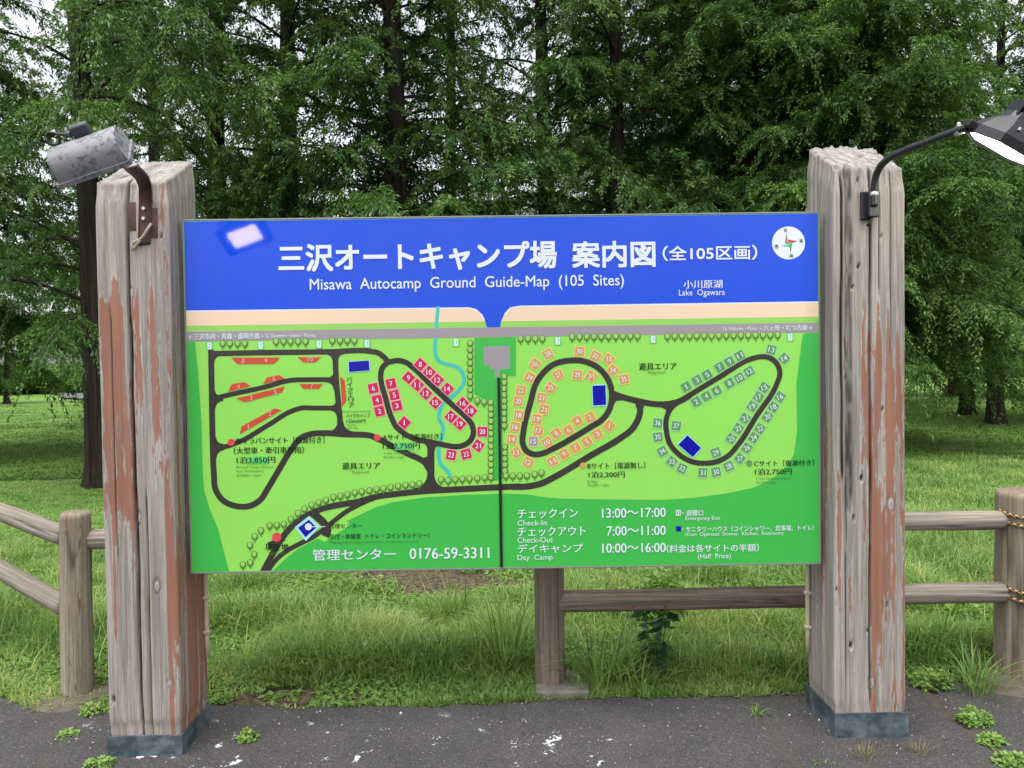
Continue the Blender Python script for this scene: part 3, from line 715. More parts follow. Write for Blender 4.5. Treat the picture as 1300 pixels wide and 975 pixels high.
# pitches: caravans
for q in ([c1(385, 450), c1(770, 450), c1(715, 501), c1(435, 501)], [c1(900, 447), c1(1085, 447), c1(1040, 488), c1(945, 488)], [c1(362, 715), c1(392, 655), c1(490, 640), c1(540, 672)], [c1(632, 657), c1(665, 603), c1(760, 585), c1(805, 614)], [c1(425, 767), c1(805, 672), c1(780, 720), c1(495, 797)], [c1(915, 655), c1(1098, 655), c1(1065, 692), c1(945, 692)], [(357.6, 520.6), (349, 518.3), (306.3, 541.5), (304.6, 551)], [(431.8, 478), (437.8, 483), (440, 508.5), (434.4, 516.2)]): P.poly(q, M_RED)
lv0 = P.lv+1
PINK = [(474, 493, -12, 6), (479, 508, -12, 4), (482, 522, -12, 2), (496.5, 487, -12, 7), (500.7, 501.5, -12, 5), (504, 515, -12, 3), (533.7, 462.6, 42, 8), (545, 472.7, 42, 10), (555.4, 482.4, 42, 12), (568, 493.7, 42, 14), (518.7, 479.5, 42, 9), (530, 488.7, 42, 11), (540.5, 499.5, 42, 13), (552.7, 511, 42, 15), (587.5, 512, 42, 16), (597.7, 521.7, 42, 18), (572.6, 529, 42, 17), (583.8, 538, 42, 19), (513.4, 536.6, 42, 1), (612.4, 548, 0, 20), (607, 565.7, 35, 21), (591.8, 576.4, -14, 22), (572.8, 577.5, 9, 23)]
ORNG = [(695.5, 449.5, -28, 28), (679, 462, 36, 26), (672.5, 479, 24, 24), (661.3, 495.5, 8, 22), (658, 509.4, 8, 20), (658.6, 527, 10, 18), (654, 541.7, 8, 16), (650, 557.5, 6, 14), (655.4, 574.5, -36, 13), (670.5, 586.8, 26, 12), (735.8, 446, 5, 30), (755.8, 452, 28, 32), (772.6, 455.8, 36, 33), (778, 470, 40, 34), (792, 481.5, -10, 35), (708.6, 475.8, -28, 27), (733, 476, 4, 29), (750.4, 477.4, 34, 31), (698.7, 492, 36, 25), (687.6, 504.8, 10, 23), (690.5, 519.8, 10, 21), (681.5, 532, 8, 19), (683.6, 546.8, 8, 17), (677, 560.3, 4, 15), (694.6, 561.4, -30, 10), (706, 550, -30, 8), (721.4, 546, -30, 6), (733, 534.4, -30, 4), (749, 529.6, -28, 2), (773.4, 540.6, 40, 1), (758.6, 551, -30, 3), (745, 560.3, -30, 5), (730.7, 568.5, -30, 7), (716, 576.6, -30, 9), (701.7, 585.6, -28, 11)]
GRN = [(871, 491, -30, 1), (884.7, 482.6, -30, 3), (897.5, 475.8, -30, 5), (913.5, 466, -30, 7), (926, 459, -30, 9), (939, 451.4, -30, 11), (979, 444, 14, 13), (995.4, 455, 42, 14), (883.7, 510, -30, 2), (896.6, 503, -30, 4), (909.6, 496, -30, 6), (925.8, 486.5, -30, 8), (938.5, 479.7, -30, 10), (951, 471.5, -30, 12), (970, 492, 33, 15), (962.8, 504, 33, 17), (954.8, 515.7, 33, 19), (945.7, 531, 33, 21), (937, 544, 33, 23), (928, 556.7, 33, 25), (990, 503.7, 33, 16), (981.7, 516.7, 33, 18), (974, 529, 33, 20), (964.6, 544, 33, 22), (956.8, 555.7, 33, 24), (948, 568.7, 33, 26), (939, 582, 40, 27), (925, 592, -24, 28), (908.7, 574.6, -20, 29), (909, 599, -10, 30), (892, 600, 2, 31), (865.8, 594.6, 26, 32), (852.7, 586, 38, 33), (840.8, 573, -30, 34), (835, 554.7, -6, 35), (835, 537, 6, 36), (858.4, 540.5, 8, 37)]
L = Letters()
for arr, mt, ln, a in ((PINK, M_PINK, M_LINEP, 12.2), (ORNG, M_ORG, M_LINEO, 11.6), (GRN, M_CG, M_LINEG, 11.4)):
    for k, (x, y, r, nmb) in enumerate(arr):
        P.sq((x, y), a+1.8, r, ln, lv0+k*.5); P.sq((x, y), a, r, mt if nmb != 15 or mt is not M_ORG else M_RGREY, lv0+20+k*.2)
        tr = r if abs(r) < 25 else (r if mt is not M_PINK else 0)
        if mt is M_GRN if False else False: pass
        tr = {M_PINK: (r if abs(r) < 20 else 0), M_ORG: (r if abs(r) < 32 else 0), M_CG: (r if abs(r) <= 30 else (0 if nmb > 26 else -20))}[mt]
        w_ = 1.3 if nmb == 1 else (3.8 if nmb < 10 else 7.2)
        L.text(str(nmb), x-w_/2, y-3.3, x+w_/2, y+3.3, M_WHITE, .012, tr, 0)
P.lv = lv0+46
for (x, y, t_) in ((309, 458.5, '8'), (338, 458, '9'), (394, 456, '10'), (303, 490.5, '4'), (348, 480.5, '6'), (319, 505, '3'), (350, 497.5, '5'), (396, 490, '7'), (343, 525, '2'), (315.5, 541.5, '1')):
    w_ = 6.5 if len(t_) > 1 else (1.2 if t_ == '1' else 3.6); L.text(t_, x-w_/2, y-3.1, x+w_/2, y+3.1, M_LINEP, .01, 0, 0)
# buildings
for q in ([(442.6, 459.3), (468.4, 457.6), (469.4, 470.4), (443.4, 472.4)], [(752, 489.7), (768.5, 489), (769.6, 514), (753, 515)], [(872.6, 552.4), (890, 568.7), (879.4, 580.4), (861, 564.5)]):
    c = np.mean(q, 0); P.poly([tuple(c+(np.array(p)-c)*1.10) for p in q], M_SKYB); P.poly(q, M_NAVY)
P.poly([(374, 669.5), (392.5, 654.8), (406, 668.5), (388.5, 687)], M_SKYB); P.poly([(378.5, 670), (392.4, 659.6), (402, 669.5), (388, 682)], M_NAVY)
P.stroke([(391, 668.6), (402, 668.5), (413, 668.4)], 1.0, M_WHITE, 3); P.disc((391.6, 668.6), 4.4, M_WHITE)
# tree symbols
def tree_sym(x, y, k=1.0):
    lv = P.lv
    P.poly([(x-1.1, y+2.5*k), (x+1.1, y+2.5*k), (x+.5, y+6.6*k), (x-.5, y+6.6*k)], M_TREED, lv+1)
    egg = [(x+4.2*k*math.cos(a)*(1-.12*math.sin(a)), y-.6+4.9*k*math.sin(a)) for a in np.linspace(0, 2*math.pi, 16, False)]
    P.poly(egg, M_TREED, lv+2)
    P.poly([(x-.2+(px_-x)*.66, y-1.2+(py_-y)*.66) for px_, py_ in egg], M_TREEL, lv+3)
P.lv += 1
rows = [(x, 437) for x in (283, 292, 301.7, 311)]+[(x, 434.5) for x in (350.6, 360, 369, 378.5, 388)]+[(x, 433.3) for x in (422, 431.8, 441, 450)]
rows += [(597, 436.7+8.4*k) for k in range(9)]+[(606, 509.5), (614.6, 511), (623, 512)]+[(623.3, 520+7.9*k) for k in range(12)]
rows += [(640.3, 479+7.8*k) for k in range(9)]+[(641, 568.5+7.6*k) for k in range(5)]+[(642.3, 605), (651, 605), (660, 605), (669, 604.6), (678.7, 603), (687.5, 601)]
rows += [(560, 609.7), (569, 611), (578, 609.6), (587, 609), (596, 608.6), (606, 608), (615.5, 607)]
rows += [(x, y+2) for x, y in ((423.4, 630), (432.2, 628.3), (441.2, 626.6), (450.5, 624), (459.4, 623), (469, 621.5), (478, 620), (486.8, 619), (496, 617.3), (505.5, 616), (514.8, 614.8), (523.6, 614), (532.5, 612.8), (413.8, 633.6), (404.7, 636.6), (395.7, 640), (386.7, 645), (378.5, 650.6), (369.5, 658))]
rows += [(360.4, 666), (351.4, 667.5), (342.4, 668), (331.4, 674.4), (323.5, 681.8), (317.5, 693), (323, 704.6), (317.8, 715), (308.6, 717.7)]
rows += [(x, 431) for x in (661, 670.4, 679.6, 688.6)]+[(726.6+9.2*k, 428.8-.1*k) for k in range(10)]+[(847.3+9.33*k, 428-.12*k) for k in range(16)]
for x, y in rows: tree_sym(x, y)
P.lv += 4
# emergency exit symbols
for x, y in ((266, 439), (331, 438.5), (405, 437.3), (466, 436.5), (579, 435), (708, 433), (829, 430.8), (1003, 428)):
    P.sq((x, y), 8.4, -1, M_PATCH, P.lv+1, 9.6); P.sq((x, y), 5.2, -1, M_WHITE, P.lv+2, 8.6)
    P.poly([(x-1.2, y+3), (x+.4, y-.2), (x-1.0, y-2.6), (x+1.4, y-2.8), (x+1.2, y+.4), (x, y+3)], M_PATCH, P.lv+3)
P.lv += 4
# stickers over the old prices, markers
P.poly([(314.4, 579.6), (340.7, 579.2), (340.7, 588.4), (314.4, 588.8)], M_PATCH); P.poly([(501, 561.8), (525, 561.4), (525, 570.8), (501, 571.2)], M_PATCH)
P.disc((293.6, 561.5), 4.5, M_HERE); P.disc((479, 555.5), 4.3, M_HERE); P.disc((740, 591), 4.0, M_ORG); P.disc((951, 588), 3.9, M_CG); P.disc((351.4, 681.8), 6.0, M_HERE)
P.sq((861.3, 671), 6.4, -1, M_NAVY, P.lv+1); P.lv += 2
P.sq((861, 651), 6.2, -1, M_WHITE, P.lv+1, 7.4); P.sq((861, 651), 4.4, -1, M_DG, P.lv+2, 5.6); P.poly([(859.6, 653.4), (860.8, 650.6), (860, 648.8), (862.2, 648.6), (862, 651), (861.4, 653.4)], M_WHITE, P.lv+3)
printed = P.build('printed_map', board)

T = L.text
T('三沢オートキャンプ場', 353.6, 310.5, 707, 346.0, M_WHITE, .022); T('案内図', 726, 306.5, 832, 340.6, M_WHITE, .022, slope=-.0143)
T('（全105区画）', 841, 312.5, 961, 331.5, M_WHITE, .014)
T('Misawa  Autocamp  Ground  Guide-Map  (105  Sites)', 393.4, 353.8, 792, 372.5, M_WHITE, .004)
T('小川原湖', 867.5, 355.8, 917, 366.6, M_WHITE, .012); T('Lake  Ogawara', 861.7, 367.8, 920, 377.8, M_WHITE, .0)
T('←三沢市内・青森・盛岡方面', 240, 423.4, 330, 431.6, M_WHITE, .016); T('← To  Downtown・Aomori・Morioka', 332, 424.0, 401, 429.2, M_WHITE, .0)
T('To  Rokkasho・Mutsu  →', 917, 415.2, 967, 419.8, M_WHITE, .0); T('六ヶ所・むつ方面→', 969, 412.8, 1031, 420.3, M_WHITE, .016)
for x0, y0, x1, y1 in ((811, 460.4, 859, 470.2), (434.5, 586.8, 482.6, 596)): T('遊具エリア', x0, y0, x1, y1, M_INK, .018)
T('Playground', 823, 471, 844, 475.4, M_INKS, 0); T('Playground', 447, 597.6, 468, 601.6, M_INKS, 0)
T('キャラバンサイト［電源付き］', 299, 555.4, 412, 564.0, M_INK, .014); T('（大型車・牽引車専用）', 297, 567.6, 386, 576.6, M_INK, .014); T('1泊3,850円', 300.5, 579.6, 349.7, 589, M_INK, .014)
T('RV and Trailer (Direct', 300.5, 591.6, 347, 595.4, M_INKS, 0); T('Incl. Generator)', 300.5, 596.8, 335, 600.2, M_INKS, 0); T('¥3,850 / night', 300.5, 602, 332, 605.6, M_INKS, 0)
T('Aサイト［電源付き］', 485.7, 551.0, 561, 559.0, M_INK, .014); T('1泊2,750円', 486, 561.8, 533, 570.6, M_INK, .014); T('A Site (incl. Generator)', 487, 573.8, 529, 577.2, M_INKS, 0); T('¥2,750 / night', 487, 579, 514, 582.6, M_INKS, 0)
T('Bサイト［電源無し］', 745.7, 587.2, 819, 595.6, M_INK, .014); T('1泊2,200円', 747, 598.4, 793, 607.0, M_INK, .014); T('B Site', 746, 609.6, 758, 613, M_INKS, 0); T('¥2,200 / night', 746, 614.4, 773, 618, M_INKS, 0)
T('Cサイト［電源付き］', 957, 584.4, 1033, 592.0, M_INK, .014); T('1泊2,750円', 958, 594.6, 1004.8, 603.2, M_INK, .014); T('C Site (incl. Generator)', 959.5, 606, 1004, 609.4, M_INKS, 0); T('¥2,750 / night', 959.5, 611, 985, 614.4, M_INKS, 0)
T('現在地', 336.6, 689.8, 366.7, 699.2, M_INK, .02); T('You are here', 341, 700.6, 362, 703.8, M_INKS, 0)
for k, ch in enumerate('バイクエリア'): T(ch, 440+k*.55, 478.3+k*6.7, 447+k*.55, 484.2+k*6.7, M_INK, .012)
T('Motorcycle Parking', 434.6, 521.2, 470, 524.4, M_INKS, 0); T('バイクキャンプ', 439.7, 525.2, 470, 530.4, M_INK, .01); T('1泊660円', 440, 532, 464, 537, M_INK, .01); T('Bike Camp', 440.5, 538.2, 452, 541, M_INKS, 0); T('¥660 / night', 440.5, 542, 455, 545, M_INKS, 0)
T('管理センター', 397, 697.2, 502.7, 711.8, M_WHITE, .012); T('0176-59-3311', 520, 695.6, 621.5, 710, M_WHITE, .016)
T('管理センター', 418, 664.4, 459.6, 670.8, M_INK, .006); T('（受付・休憩室  トイレ・コインランドリー）', 416, 677.4, 545, 684.6, M_INK, .006); T('Management Center, Reception, Restroom, Laundry', 419.5, 686.8, 531, 690.6, M_INKS, 0)
T('チェックイン', 657, 646, 733.7, 658.4, M_WHITE, .010); T('Check-In', 657, 660.4, 694, 667.2, M_WHITE, .0); T('チェックアウト', 657, 669, 743.4, 681.2, M_WHITE, .010); T('Check-Out', 657, 681.9, 701.7, 689, M_WHITE, .0); T('デイキャンプ', 657, 690.8, 740, 702.4, M_WHITE, .010); T('Day  Camp', 657, 704.4, 701.4, 712.8, M_WHITE, .0)
T('13:00〜17:00', 764, 645.2, 845, 657.6, M_WHITE, .012); T('7:00〜11:00', 770, 667.8, 845, 680.2, M_WHITE, .012); T('10:00〜16:00', 764.4, 689.8, 845, 702, M_WHITE, .012)
T('（料金は各サイトの半額）', 846, 691.4, 963, 701.6, M_WHITE, .010); T('(Half  Price)', 886, 702.8, 927.5, 711.0, M_WHITE, 0)
T('・避難口', 866, 647.4, 892.5, 655, M_WHITE, .010); T('Emergency Exit', 870, 655.6, 914, 661.6, M_WHITE, 0)
T('・サニタリーハウス（コインシャワー、炊事場、トイレ）', 866, 668, 1033, 675.6, M_WHITE, .008, slope=-.012); T('(Coin  Operated  Shower,  Kitchen,  Restroom)', 870, 676, 994, 681.8, M_WHITE, 0)
lettering = L.build('lettering', board)
K = Print(); K.lv = 8
K.disc((1001, 308.4), 20.9, M_WHITE, 40)
k4 = lambda x, y: (960+x/13.93, 270+y/13.93)
K.poly([k4(530, 360), k4(575, 550), k4(510, 550)], M_SLATE); K.poly([k4(534, 420), k4(572, 530), k4(540, 530)], M_ORG); K.poly([k4(740, 505), k4(570, 545), k4(560, 470)], M_HERE); K.poly([k4(610, 715), k4(578, 540), k4(638, 540)], M_DG); K.poly([k4(415, 590), k4(578, 556), k4(592, 610)], M_TEAL); K.poly([k4(735, 506), k4(620, 545), k4(640, 505)], M_SLATE); K.poly([k4(610, 715), k4(596, 600), k4(622, 640)], M_INK)
K2 = Letters(); K2.V, K2.F, K2.M, K2.mats = K.V, K.F, K.M, K.mats
for ch, x, y in (('北', 515, 308), ('東', 792, 497), ('西', 357, 600), ('南', 620, 762)): px_, py_ = k4(x, y); K2.text(ch, px_-2.4, py_-2.4, px_+2.4, py_+2.4, M_INK, .02, 8, 0, lvl=220)
K2.build('compass', board)
b = MB(); zt_ = float(at_y(632, 479, 0)[2])
b.box((JX, -.0062, (PZ0+.003+zt_)/2), (.0125, .003, zt_-PZ0-.006)); b.build('joint_strip', m_flat('black_strip', (.008, .012, .008), .5, .3), board)

# ------------------------------------------------------------------ old floodlight, left
def frame(zdir, xdir):
    z = np.array(zdir, float); z /= np.linalg.norm(z); x = np.array(xdir, float); x -= z*(x@z); x /= np.linalg.norm(x)
    return np.stack([x, np.cross(z, x), z], 1)          # columns x, y, z
def rrect(w_, h_, r, n=5):
    out = []
    for cx, cy, a0 in ((w_/2-r, h_/2-r, 0), (-w_/2+r, h_/2-r, 90), (-w_/2+r, -h_/2+r, 180), (w_/2-r, -h_/2+r, 270)):
        for k in range(n): a = rad(a0+90*k/(n-1)); out.append((cx+r*math.cos(a), cy+r*math.sin(a)))
    return out
def loft(mb, rings, R, c, mi=0, cap0=True, cap1=True):
    V = []; n = len(rings[0][0])
    for (pts, z) in rings:
        for p in pts: V.append(np.asarray(c)+R@np.array([p[0], p[1], z]))
    F = [(i*n+j, i*n+(j+1) % n, (i+1)*n+(j+1) % n, (i+1)*n+j) for i in range(len(rings)-1) for j in range(n)]
    if cap0: F.append(tuple(range(n))[::-1])
    if cap1: F.append(tuple((len(rings)-1)*n+j for j in range(n)))
    mb.add(V, F, mi)
flood = empty('floodlight', (XL+.2, YF, 2.3))
tag(flood, 'old square floodlight with blotchy grey paint on a rusty strap, lit, on the left post', 'floodlight', None)
FCc = at_y(121, 206, -.74)
axis = np.array([.20, .72, -.66])                                # the way it shines; its long side is knocked askew
RF = frame(axis, CR*math.cos(rad(16))+CU*math.sin(rad(16))+np.array([0, .10, 0]))
HX, HY, HZ = .120, .071, .083
prof = [(HY, .0)]+[(HY*math.cos(a)**.75*(1 if math.cos(a) > 0 else 1), -HZ*math.sin(a)**.8) for a in np.linspace(.12, math.pi/2, 9)]
prof = [(max(y, 0), z) for y, z in prof]; prof = prof+[(-y, z) for y, z in prof[::-1][1:]]
def rib_loft(mb, xs_, ks, cap):
    V = []; n_ = len(prof)
    for x_, k_ in zip(xs_, ks):
        for (y_, z_) in prof: V.append(FCc+RF@np.array([x_*(1+z_*.55), y_*k_, z_*k_]))
    F = [(i*n_+j_, i*n_+j_+1, (i+1)*n_+j_+1, (i+1)*n_+j_) for i in range(len(xs_)-1) for j_ in range(n_-1)]
    mb.add(V, F)
    if cap:
        for i in (0, len(xs_)-1): mb.add(V[i*n_:(i+1)*n_], [tuple(range(n_))])
mb = MB(); rib_loft(mb, [-HX, -HX+.006, HX-.006, HX], [.955, 1, 1, .955], True)
rings = [(rrect(2*HX-.012, 2*HY-.012, .008), -.003), (rrect(2*HX+.014, 2*HY+.014, .012), -.002), (rrect(2*HX+.014, 2*HY+.014, .012), .014), (rrect(2*HX-.004, 2*HY-.004, .010), .0145), (rrect(2*HX*.66, 2*HY*.68, .009), .002)]
loft(mb, rings, RF, FCc, 0, False, False)
hood = mb.build('housing', M_LAMP, None, True)
hood.data.polygons.foreach_set('use_smooth', [len(p_.vertices) == 4 and p_.index < (len(prof)-1)*3 for p_ in hood.data.polygons])
mb = MB(); loft(mb, [(rrect(2*HX*.655, 2*HY*.67, .009), .0025), (rrect(2*HX*.655, 2*HY*.67, .009), .0045)], RF, FCc); glass = mb.build('lamp_glass', M_GLOW, None)
mb = MB()
for k in range(24): mb.box(FCc+RF@np.array([-.104+.009*k, -HY*.80, -.056]), (.0045, .026, .022), 0, RF, .001)
fins = mb.build('cooling_fins', M_LAMP, None)
mb = MB(); mb.box(FCc+RF@np.array([.000, -HY*.86, -.090]), (.062, .030, .045), 0, RF, .008); mb.cyl(FCc+RF@np.array([-.03, -HY*.86, -.090]), FCc+RF@np.array([-.055, -HY*.86, -.090]), .010)
tb = mb.build('terminal_box', m_flat('dark_grey_metal', (.06, .065, .075), .5, .5, .2), None, True)
mb = MB(); q = lambda x, y, z: FCc+RF@np.array([x, y, z])
mb.tube(crom([q(-.05, -HY*.86, -.090), q(-.080, -HY*.9, -.105), q(-.105, -HY, -.105), q(-.112, -HY*.8, -.085), q(-.085, -HY*.7, -.075), q(-.07, -HY*.8, -.10), q(-.10, -HY*.95, -.112), q(-.12, -HY, -.08)], 6), .005, 8)
cab = mb.build('cable', M_BLACK, None, True)
mb = MB(); px_ = lambda a, b_, y: at_y(a, b_, y)
foot = px_(186, 282, YF-.008)
sp = crom([px_(183, 311, YF-.006), px_(184, 280, YF-.008), px_(184.5, 258, YF-.012), px_(184, 240, YF-.05), px_(181, 229, YF-.13), px_(176, 222, YF-.24), px_(169, 216, YF-.38), px_(165, 212, YF-.47)], 7)
mb.strip(sp, (.050, 0, .006), .005); 
for k in (-1, 1):                                                # folded side lips of the strap
    mb.strip(sp+np.array([k*.024, 0.004, 0.004]), (.004, 0, 0), .016)
mb.box(px_(193, 283, YF-.004), (.045, .006, .125), 0, None, .001); mb.box(px_(168, 275, YF-.002), (.030, .006, .12), 0, None, .001)
strap = mb.build('bracket_strap', M_RUST, None, True)
mb = MB()
bolts = []
for y in (265, 277.5):
    mb = MB(); p = px_(183, y, YF-.012); mb.cyl(p, p+np.array([0, -.010, 0]), .0075, 6); bolts.append(mb.build('bolt', M_STEEL, None))
mb = MB(); mb.tube(crom([px_(192, 284, YF-.02), px_(188, 290, YF-.03), px_(180, 302, YF-.022), px_(168, 311, YF-.014), px_(168, 315, YF-.012), px_(178, 305, YF-.02)], 6), .0062, 8)
wire = mb.build('loose_wire', M_WIRE, None, True)
for o_ in (hood, glass, fins, tb, cab, strap, *bolts, wire):
    o_.parent = flood; o_.matrix_parent_inverse = Matrix.Translation(flood.location).inverted()

# ------------------------------------------------------------------ LED floodlight on a gooseneck, right
led = empty('floodlight', (XR+.15, YF, 2.2))
tag(led, 'new black finned floodlight, lit, on a curved black arm from the right post', 'floodlight', None)
parts = []
mb = MB()
pc = at_y(1104, 261, YF-.012); mb.box(pc+np.array([-.012, .004, 0]), (.050, .016, .118), 0, None, .004)
mb.box(at_y(1108, 260, YF-.03), (.046, .034, .105), 0, None, .004)
for dz in (-.02, .02): mb.cyl(pc+np.array([-.004, -.012, dz]), pc+np.array([-.004, -.036, dz]), .011)
mb.tube([at_y(1107, 276, YF-.03), at_y(1104, 283, YF-.03), at_y(1101, 287, YF-.02)], .006, 8)
parts.append(mb.build('mounting_box', M_BLACK, None))
mb = MB(); arm = crom([at_y(1110, 262, YF-.05), at_y(1110, 243, YF-.05), at_y(1111, 228, YF-.06), at_y(1116, 214, YF-.085), at_y(1127, 202, YF-.13), at_y(1146, 192, YF-.19), at_y(1175, 181, YF-.28), at_y(1206, 169, YF-.37), at_y(1228, 161.5, YF-.43)], 7)
mb.tube(arm, .0145, 14); parts.append(mb.build('curved_arm', M_BLACK, None, True))
mb = MB(); mb.tube([at_y(1110, 249, YF-.05), at_y(1110, 246.5, YF-.05), at_y(1110, 244, YF-.05)], .0165, 14)
parts.append(mb.build('pipe_clamp', M_STEEL, None, True)); mb = MB()
mb.tube([at_y(1213, 167.5, YF-.385), at_y(1218, 165.5, YF-.40), at_y(1223, 163.5, YF-.41)], .0170, 14); mb.box(at_y(1217, 160.5, YF-.40), (.012, .012, .03), 0, None, .002)
parts.append(mb.build('pipe_clamp', M_STEEL, None, True))
tip = at_y(1233, 163, YF-.44)
nz = np.array([-.47, .30, -.83]); RL = frame(nz, np.array([.88, .06, -.47]))   # z = the way it shines
cx_ = tip+RL[:, 0]*.150
octo = lambda a, b_, c: [(-a/2+c, -b_/2), (a/2-c, -b_/2), (a/2, -b_/2+c), (a/2, b_/2-c), (a/2-c, b_/2), (-a/2+c, b_/2), (-a/2, b_/2-c), (-a/2, -b_/2+c)]
mb = MB()
loft(mb, [(octo(.13, .10, .02), -.115), (octo(.15, .12, .02), -.09), (octo(.23, .17, .05), -.058), (octo(.295, .215, .065), -.020), (octo(.30, .22, .068), .012), (octo(.285, .205, .064), .014), (octo(.27, .19, .06), .002)], RL, cx_, 0, True, False)
mb.box(cx_+RL@np.array([-.155, 0, -.01]), (.045, .04, .03), 0, RL, .006)
parts.append(mb.build('housing', M_BLACK, None))
mb = MB()
for k in range(9): mb.box(cx_+RL@np.array([-.060+.015*k, 0, -.128]), (.0048, .100, .060), 0, RL, .0015)
parts.append(mb.build('cooling_fins', M_BLACK, None))
mb = MB(); loft(mb, [(octo(.269, .189, .0598), .0025), (octo(.269, .189, .0598), .0045)], RL, cx_); parts.append(mb.build('lamp_glass', M_LED, None))
for k in (-1, 1): mb = MB(); p = cx_+RL@np.array([-.04, k*.092, -.050]); mb.cyl(p, p+RL@np.array([0, 0, -.010]), .006, 8); parts.append(mb.build('bolt', M_STEEL, None))
for o_ in parts:
    o_.parent = led; o_.matrix_parent_inverse = Matrix.Translation(led.location).inverted()

# ------------------------------------------------------------------ log fence
M_DIRTY = m_flat('earth_stained_concrete', (.115, .098, .078), .95, .1, 0, .45, 16)
fence = tag(empty('log_fence'), 'low weathered log fence running behind the signboard, one lower rail missing', 'fence')
gl = on_ground(98, 884); gm = on_ground(712, 872); gr_ = on_ground(1296, 860)
def top_at(px, py, y): return at_y(px, py, y)
lt = at_y(95, 650, gl[1]); mt_z = 1.02; rtp = at_y(1302, 624, gr_[1]); 
log('post', (gl[0], gl[1], gl[2]-.1), (lt[0], gl[1], lt[2]), .078, .071, fence, 2, M_FPOST, -.0, hole=(at_y(113, 776, gl[1]-.075), .042))
log('post', (at_y(699, 870, gm[1])[0], gm[1], gm[2]-.1), (at_y(697, 720, gm[1])[0], gm[1], gm[2]+.98), .076, .074, fence, 5, M_LOGBROWN, -.12)
rx = at_y(1312, 740, gr_[1])[0]
log('post', (rx, gr_[1], gr_[2]-.1), (rx, gr_[1], rtp[2]), .172, .162, fence, 9, M_FPOST, -.3)
# rails
yL2 = gl[1]+1.15
log('rail', at_y(-75, 622, gl[1]+.95), at_y(84, 681, gl[1]+.02), .046, .052, fence, 11, M_LOG, -.35)
log('rail', at_y(-75, 680, gl[1]+.95), at_y(84, 770, gl[1]+.02), .046, .052, fence, 14, M_LOG, -.4)
log('rail', at_y(104, 685, gl[1]+.03), at_y(697, 672, gm[1]), .050, .050, fence, 17, M_LOG, -.3)
log('rail', at_y(697, 669, gm[1]), at_y(1276, 660, gr_[1]-.02), .048, .047, fence, 21, M_LOG, -.3)
log('rail', at_y(699, 763.5, gm[1]), at_y(1030, 757, (gm[1]+gr_[1])/2), .054, .054, fence, 25, M_LOGBROWN, -.05)
log('rail', at_y(1026, 757, (gm[1]+gr_[1])/2), at_y(1276, 751.5, gr_[1]-.02), .050, .049, fence, 28, M_LOG, -.3)
b = MB(); fa = on_ground(742, 886); fb = on_ground(681, 886)
b.box((gm[0]-.0, fa[1]+.125, gm[2]-.02), (.262, .27, .12), 0, None, .012)
fo = b.build('concrete_footing', M_CONC, fence)
# worn concrete collar round the left post
b = MB(); n = 28; V = []
for k, (r, z) in enumerate(((.25, -.03), (.20, .012), (.15, .028), (.07, .034))):
    for j in range(n): a = 2*math.pi*j/n; rr = r*(1+.18*(vnoise(math.cos(a)*2+5, math.sin(a)*2+k*.2, 3)-.5)); V.append((gl[0]+rr*math.cos(a), gl[1]+rr*math.sin(a)*.9, gl[2]+z))
b.add(V, [(k*n+j, k*n+(j+1) % n, (k+1)*n+(j+1) % n, (k+1)*n+j) for k in range(3) for j in range(n)]); b.build('concrete_footing', M_DIRTY, fence, True)
b = MB(); V = []
for k, (r, z) in enumerate(((.42, -.03), (.33, .012), (.24, .026), (.12, .034))):
    for j in range(n): a = 2*math.pi*j/n; rr = r*(1+.14*(vnoise(math.cos(a)*2+9, math.sin(a)*2+k*.2, 3)-.5)); V.append((rx+rr*math.cos(a), gr_[1]+rr*math.sin(a)*.85, gr_[2]+z))
b.add(V, [(k*n+j, k*n+(j+1) % n, (k+1)*n+(j+1) % n, (k+1)*n+j) for k in range(3) for j in range(n)]); b.build('concrete_footing', M_DIRTY, fence, True)

def rope(px0, py0, label):
    base = at_y(px0, py0, gr_[1])[2]; ctr = np.array([rx, gr_[1]]); b = MB(); R0 = .172
    P_ = []
    for k in range(150):                                         # two slanting turns round the post, tied over the rail
        t = k/149; a = rad(178)+t*4*math.pi
        wv = .5-.5*math.cos(a-rad(178))
        P_.append((ctr[0]+R0*math.cos(a), ctr[1]+R0*math.sin(a), base-.045*wv-.085*t+.006*math.sin(a*3)))
    b.tube(P_, .0080, 8, attr=True)
    o = b.build('rope', M_ROPE, None, True, 'len'); tag(o, label, 'rope', 'black and yellow ropes on the right fence post'); return o
rope(1268, 648, 'black and yellow rope wound round the right fence post at the upper rail')
rope(1268, 741, 'black and yellow rope wound round the right fence post at the lower rail')

# ------------------------------------------------------------------ trees
def fronds(C, D, Nn, Ln, Wd, rng):
    """C base points, D directions, Nn normals -> folded diamond sprays (4 verts, 2 triangles each)"""
    S = np.cross(D, Nn); S /= np.linalg.norm(S, axis=1)[:, None]+1e-9
    a = C; m_ = C+D*(Ln*.45)[:, None]; tip_ = C+D*Ln[:, None]-np.array([0, 0, 1.0])*(Ln*.18)[:, None]
    l_ = m_+S*(Wd/2)[:, None]-Nn*(Wd*.15)[:, None]; r_ = m_-S*(Wd/2)[:, None]-Nn*(Wd*.15)[:, None]
    V = np.stack([a, l_, tip_, r_], 1).reshape(-1, 3); n = len(C); k = np.arange(n)*4
    F = np.stack([np.stack([k, k+1, k+2], 1), np.stack([k, k+2, k+3], 1)], 1).reshape(-1, 3)
    return V, F
def unit(v): return v/(np.linalg.norm(v, axis=-1, keepdims=True)+1e-9)
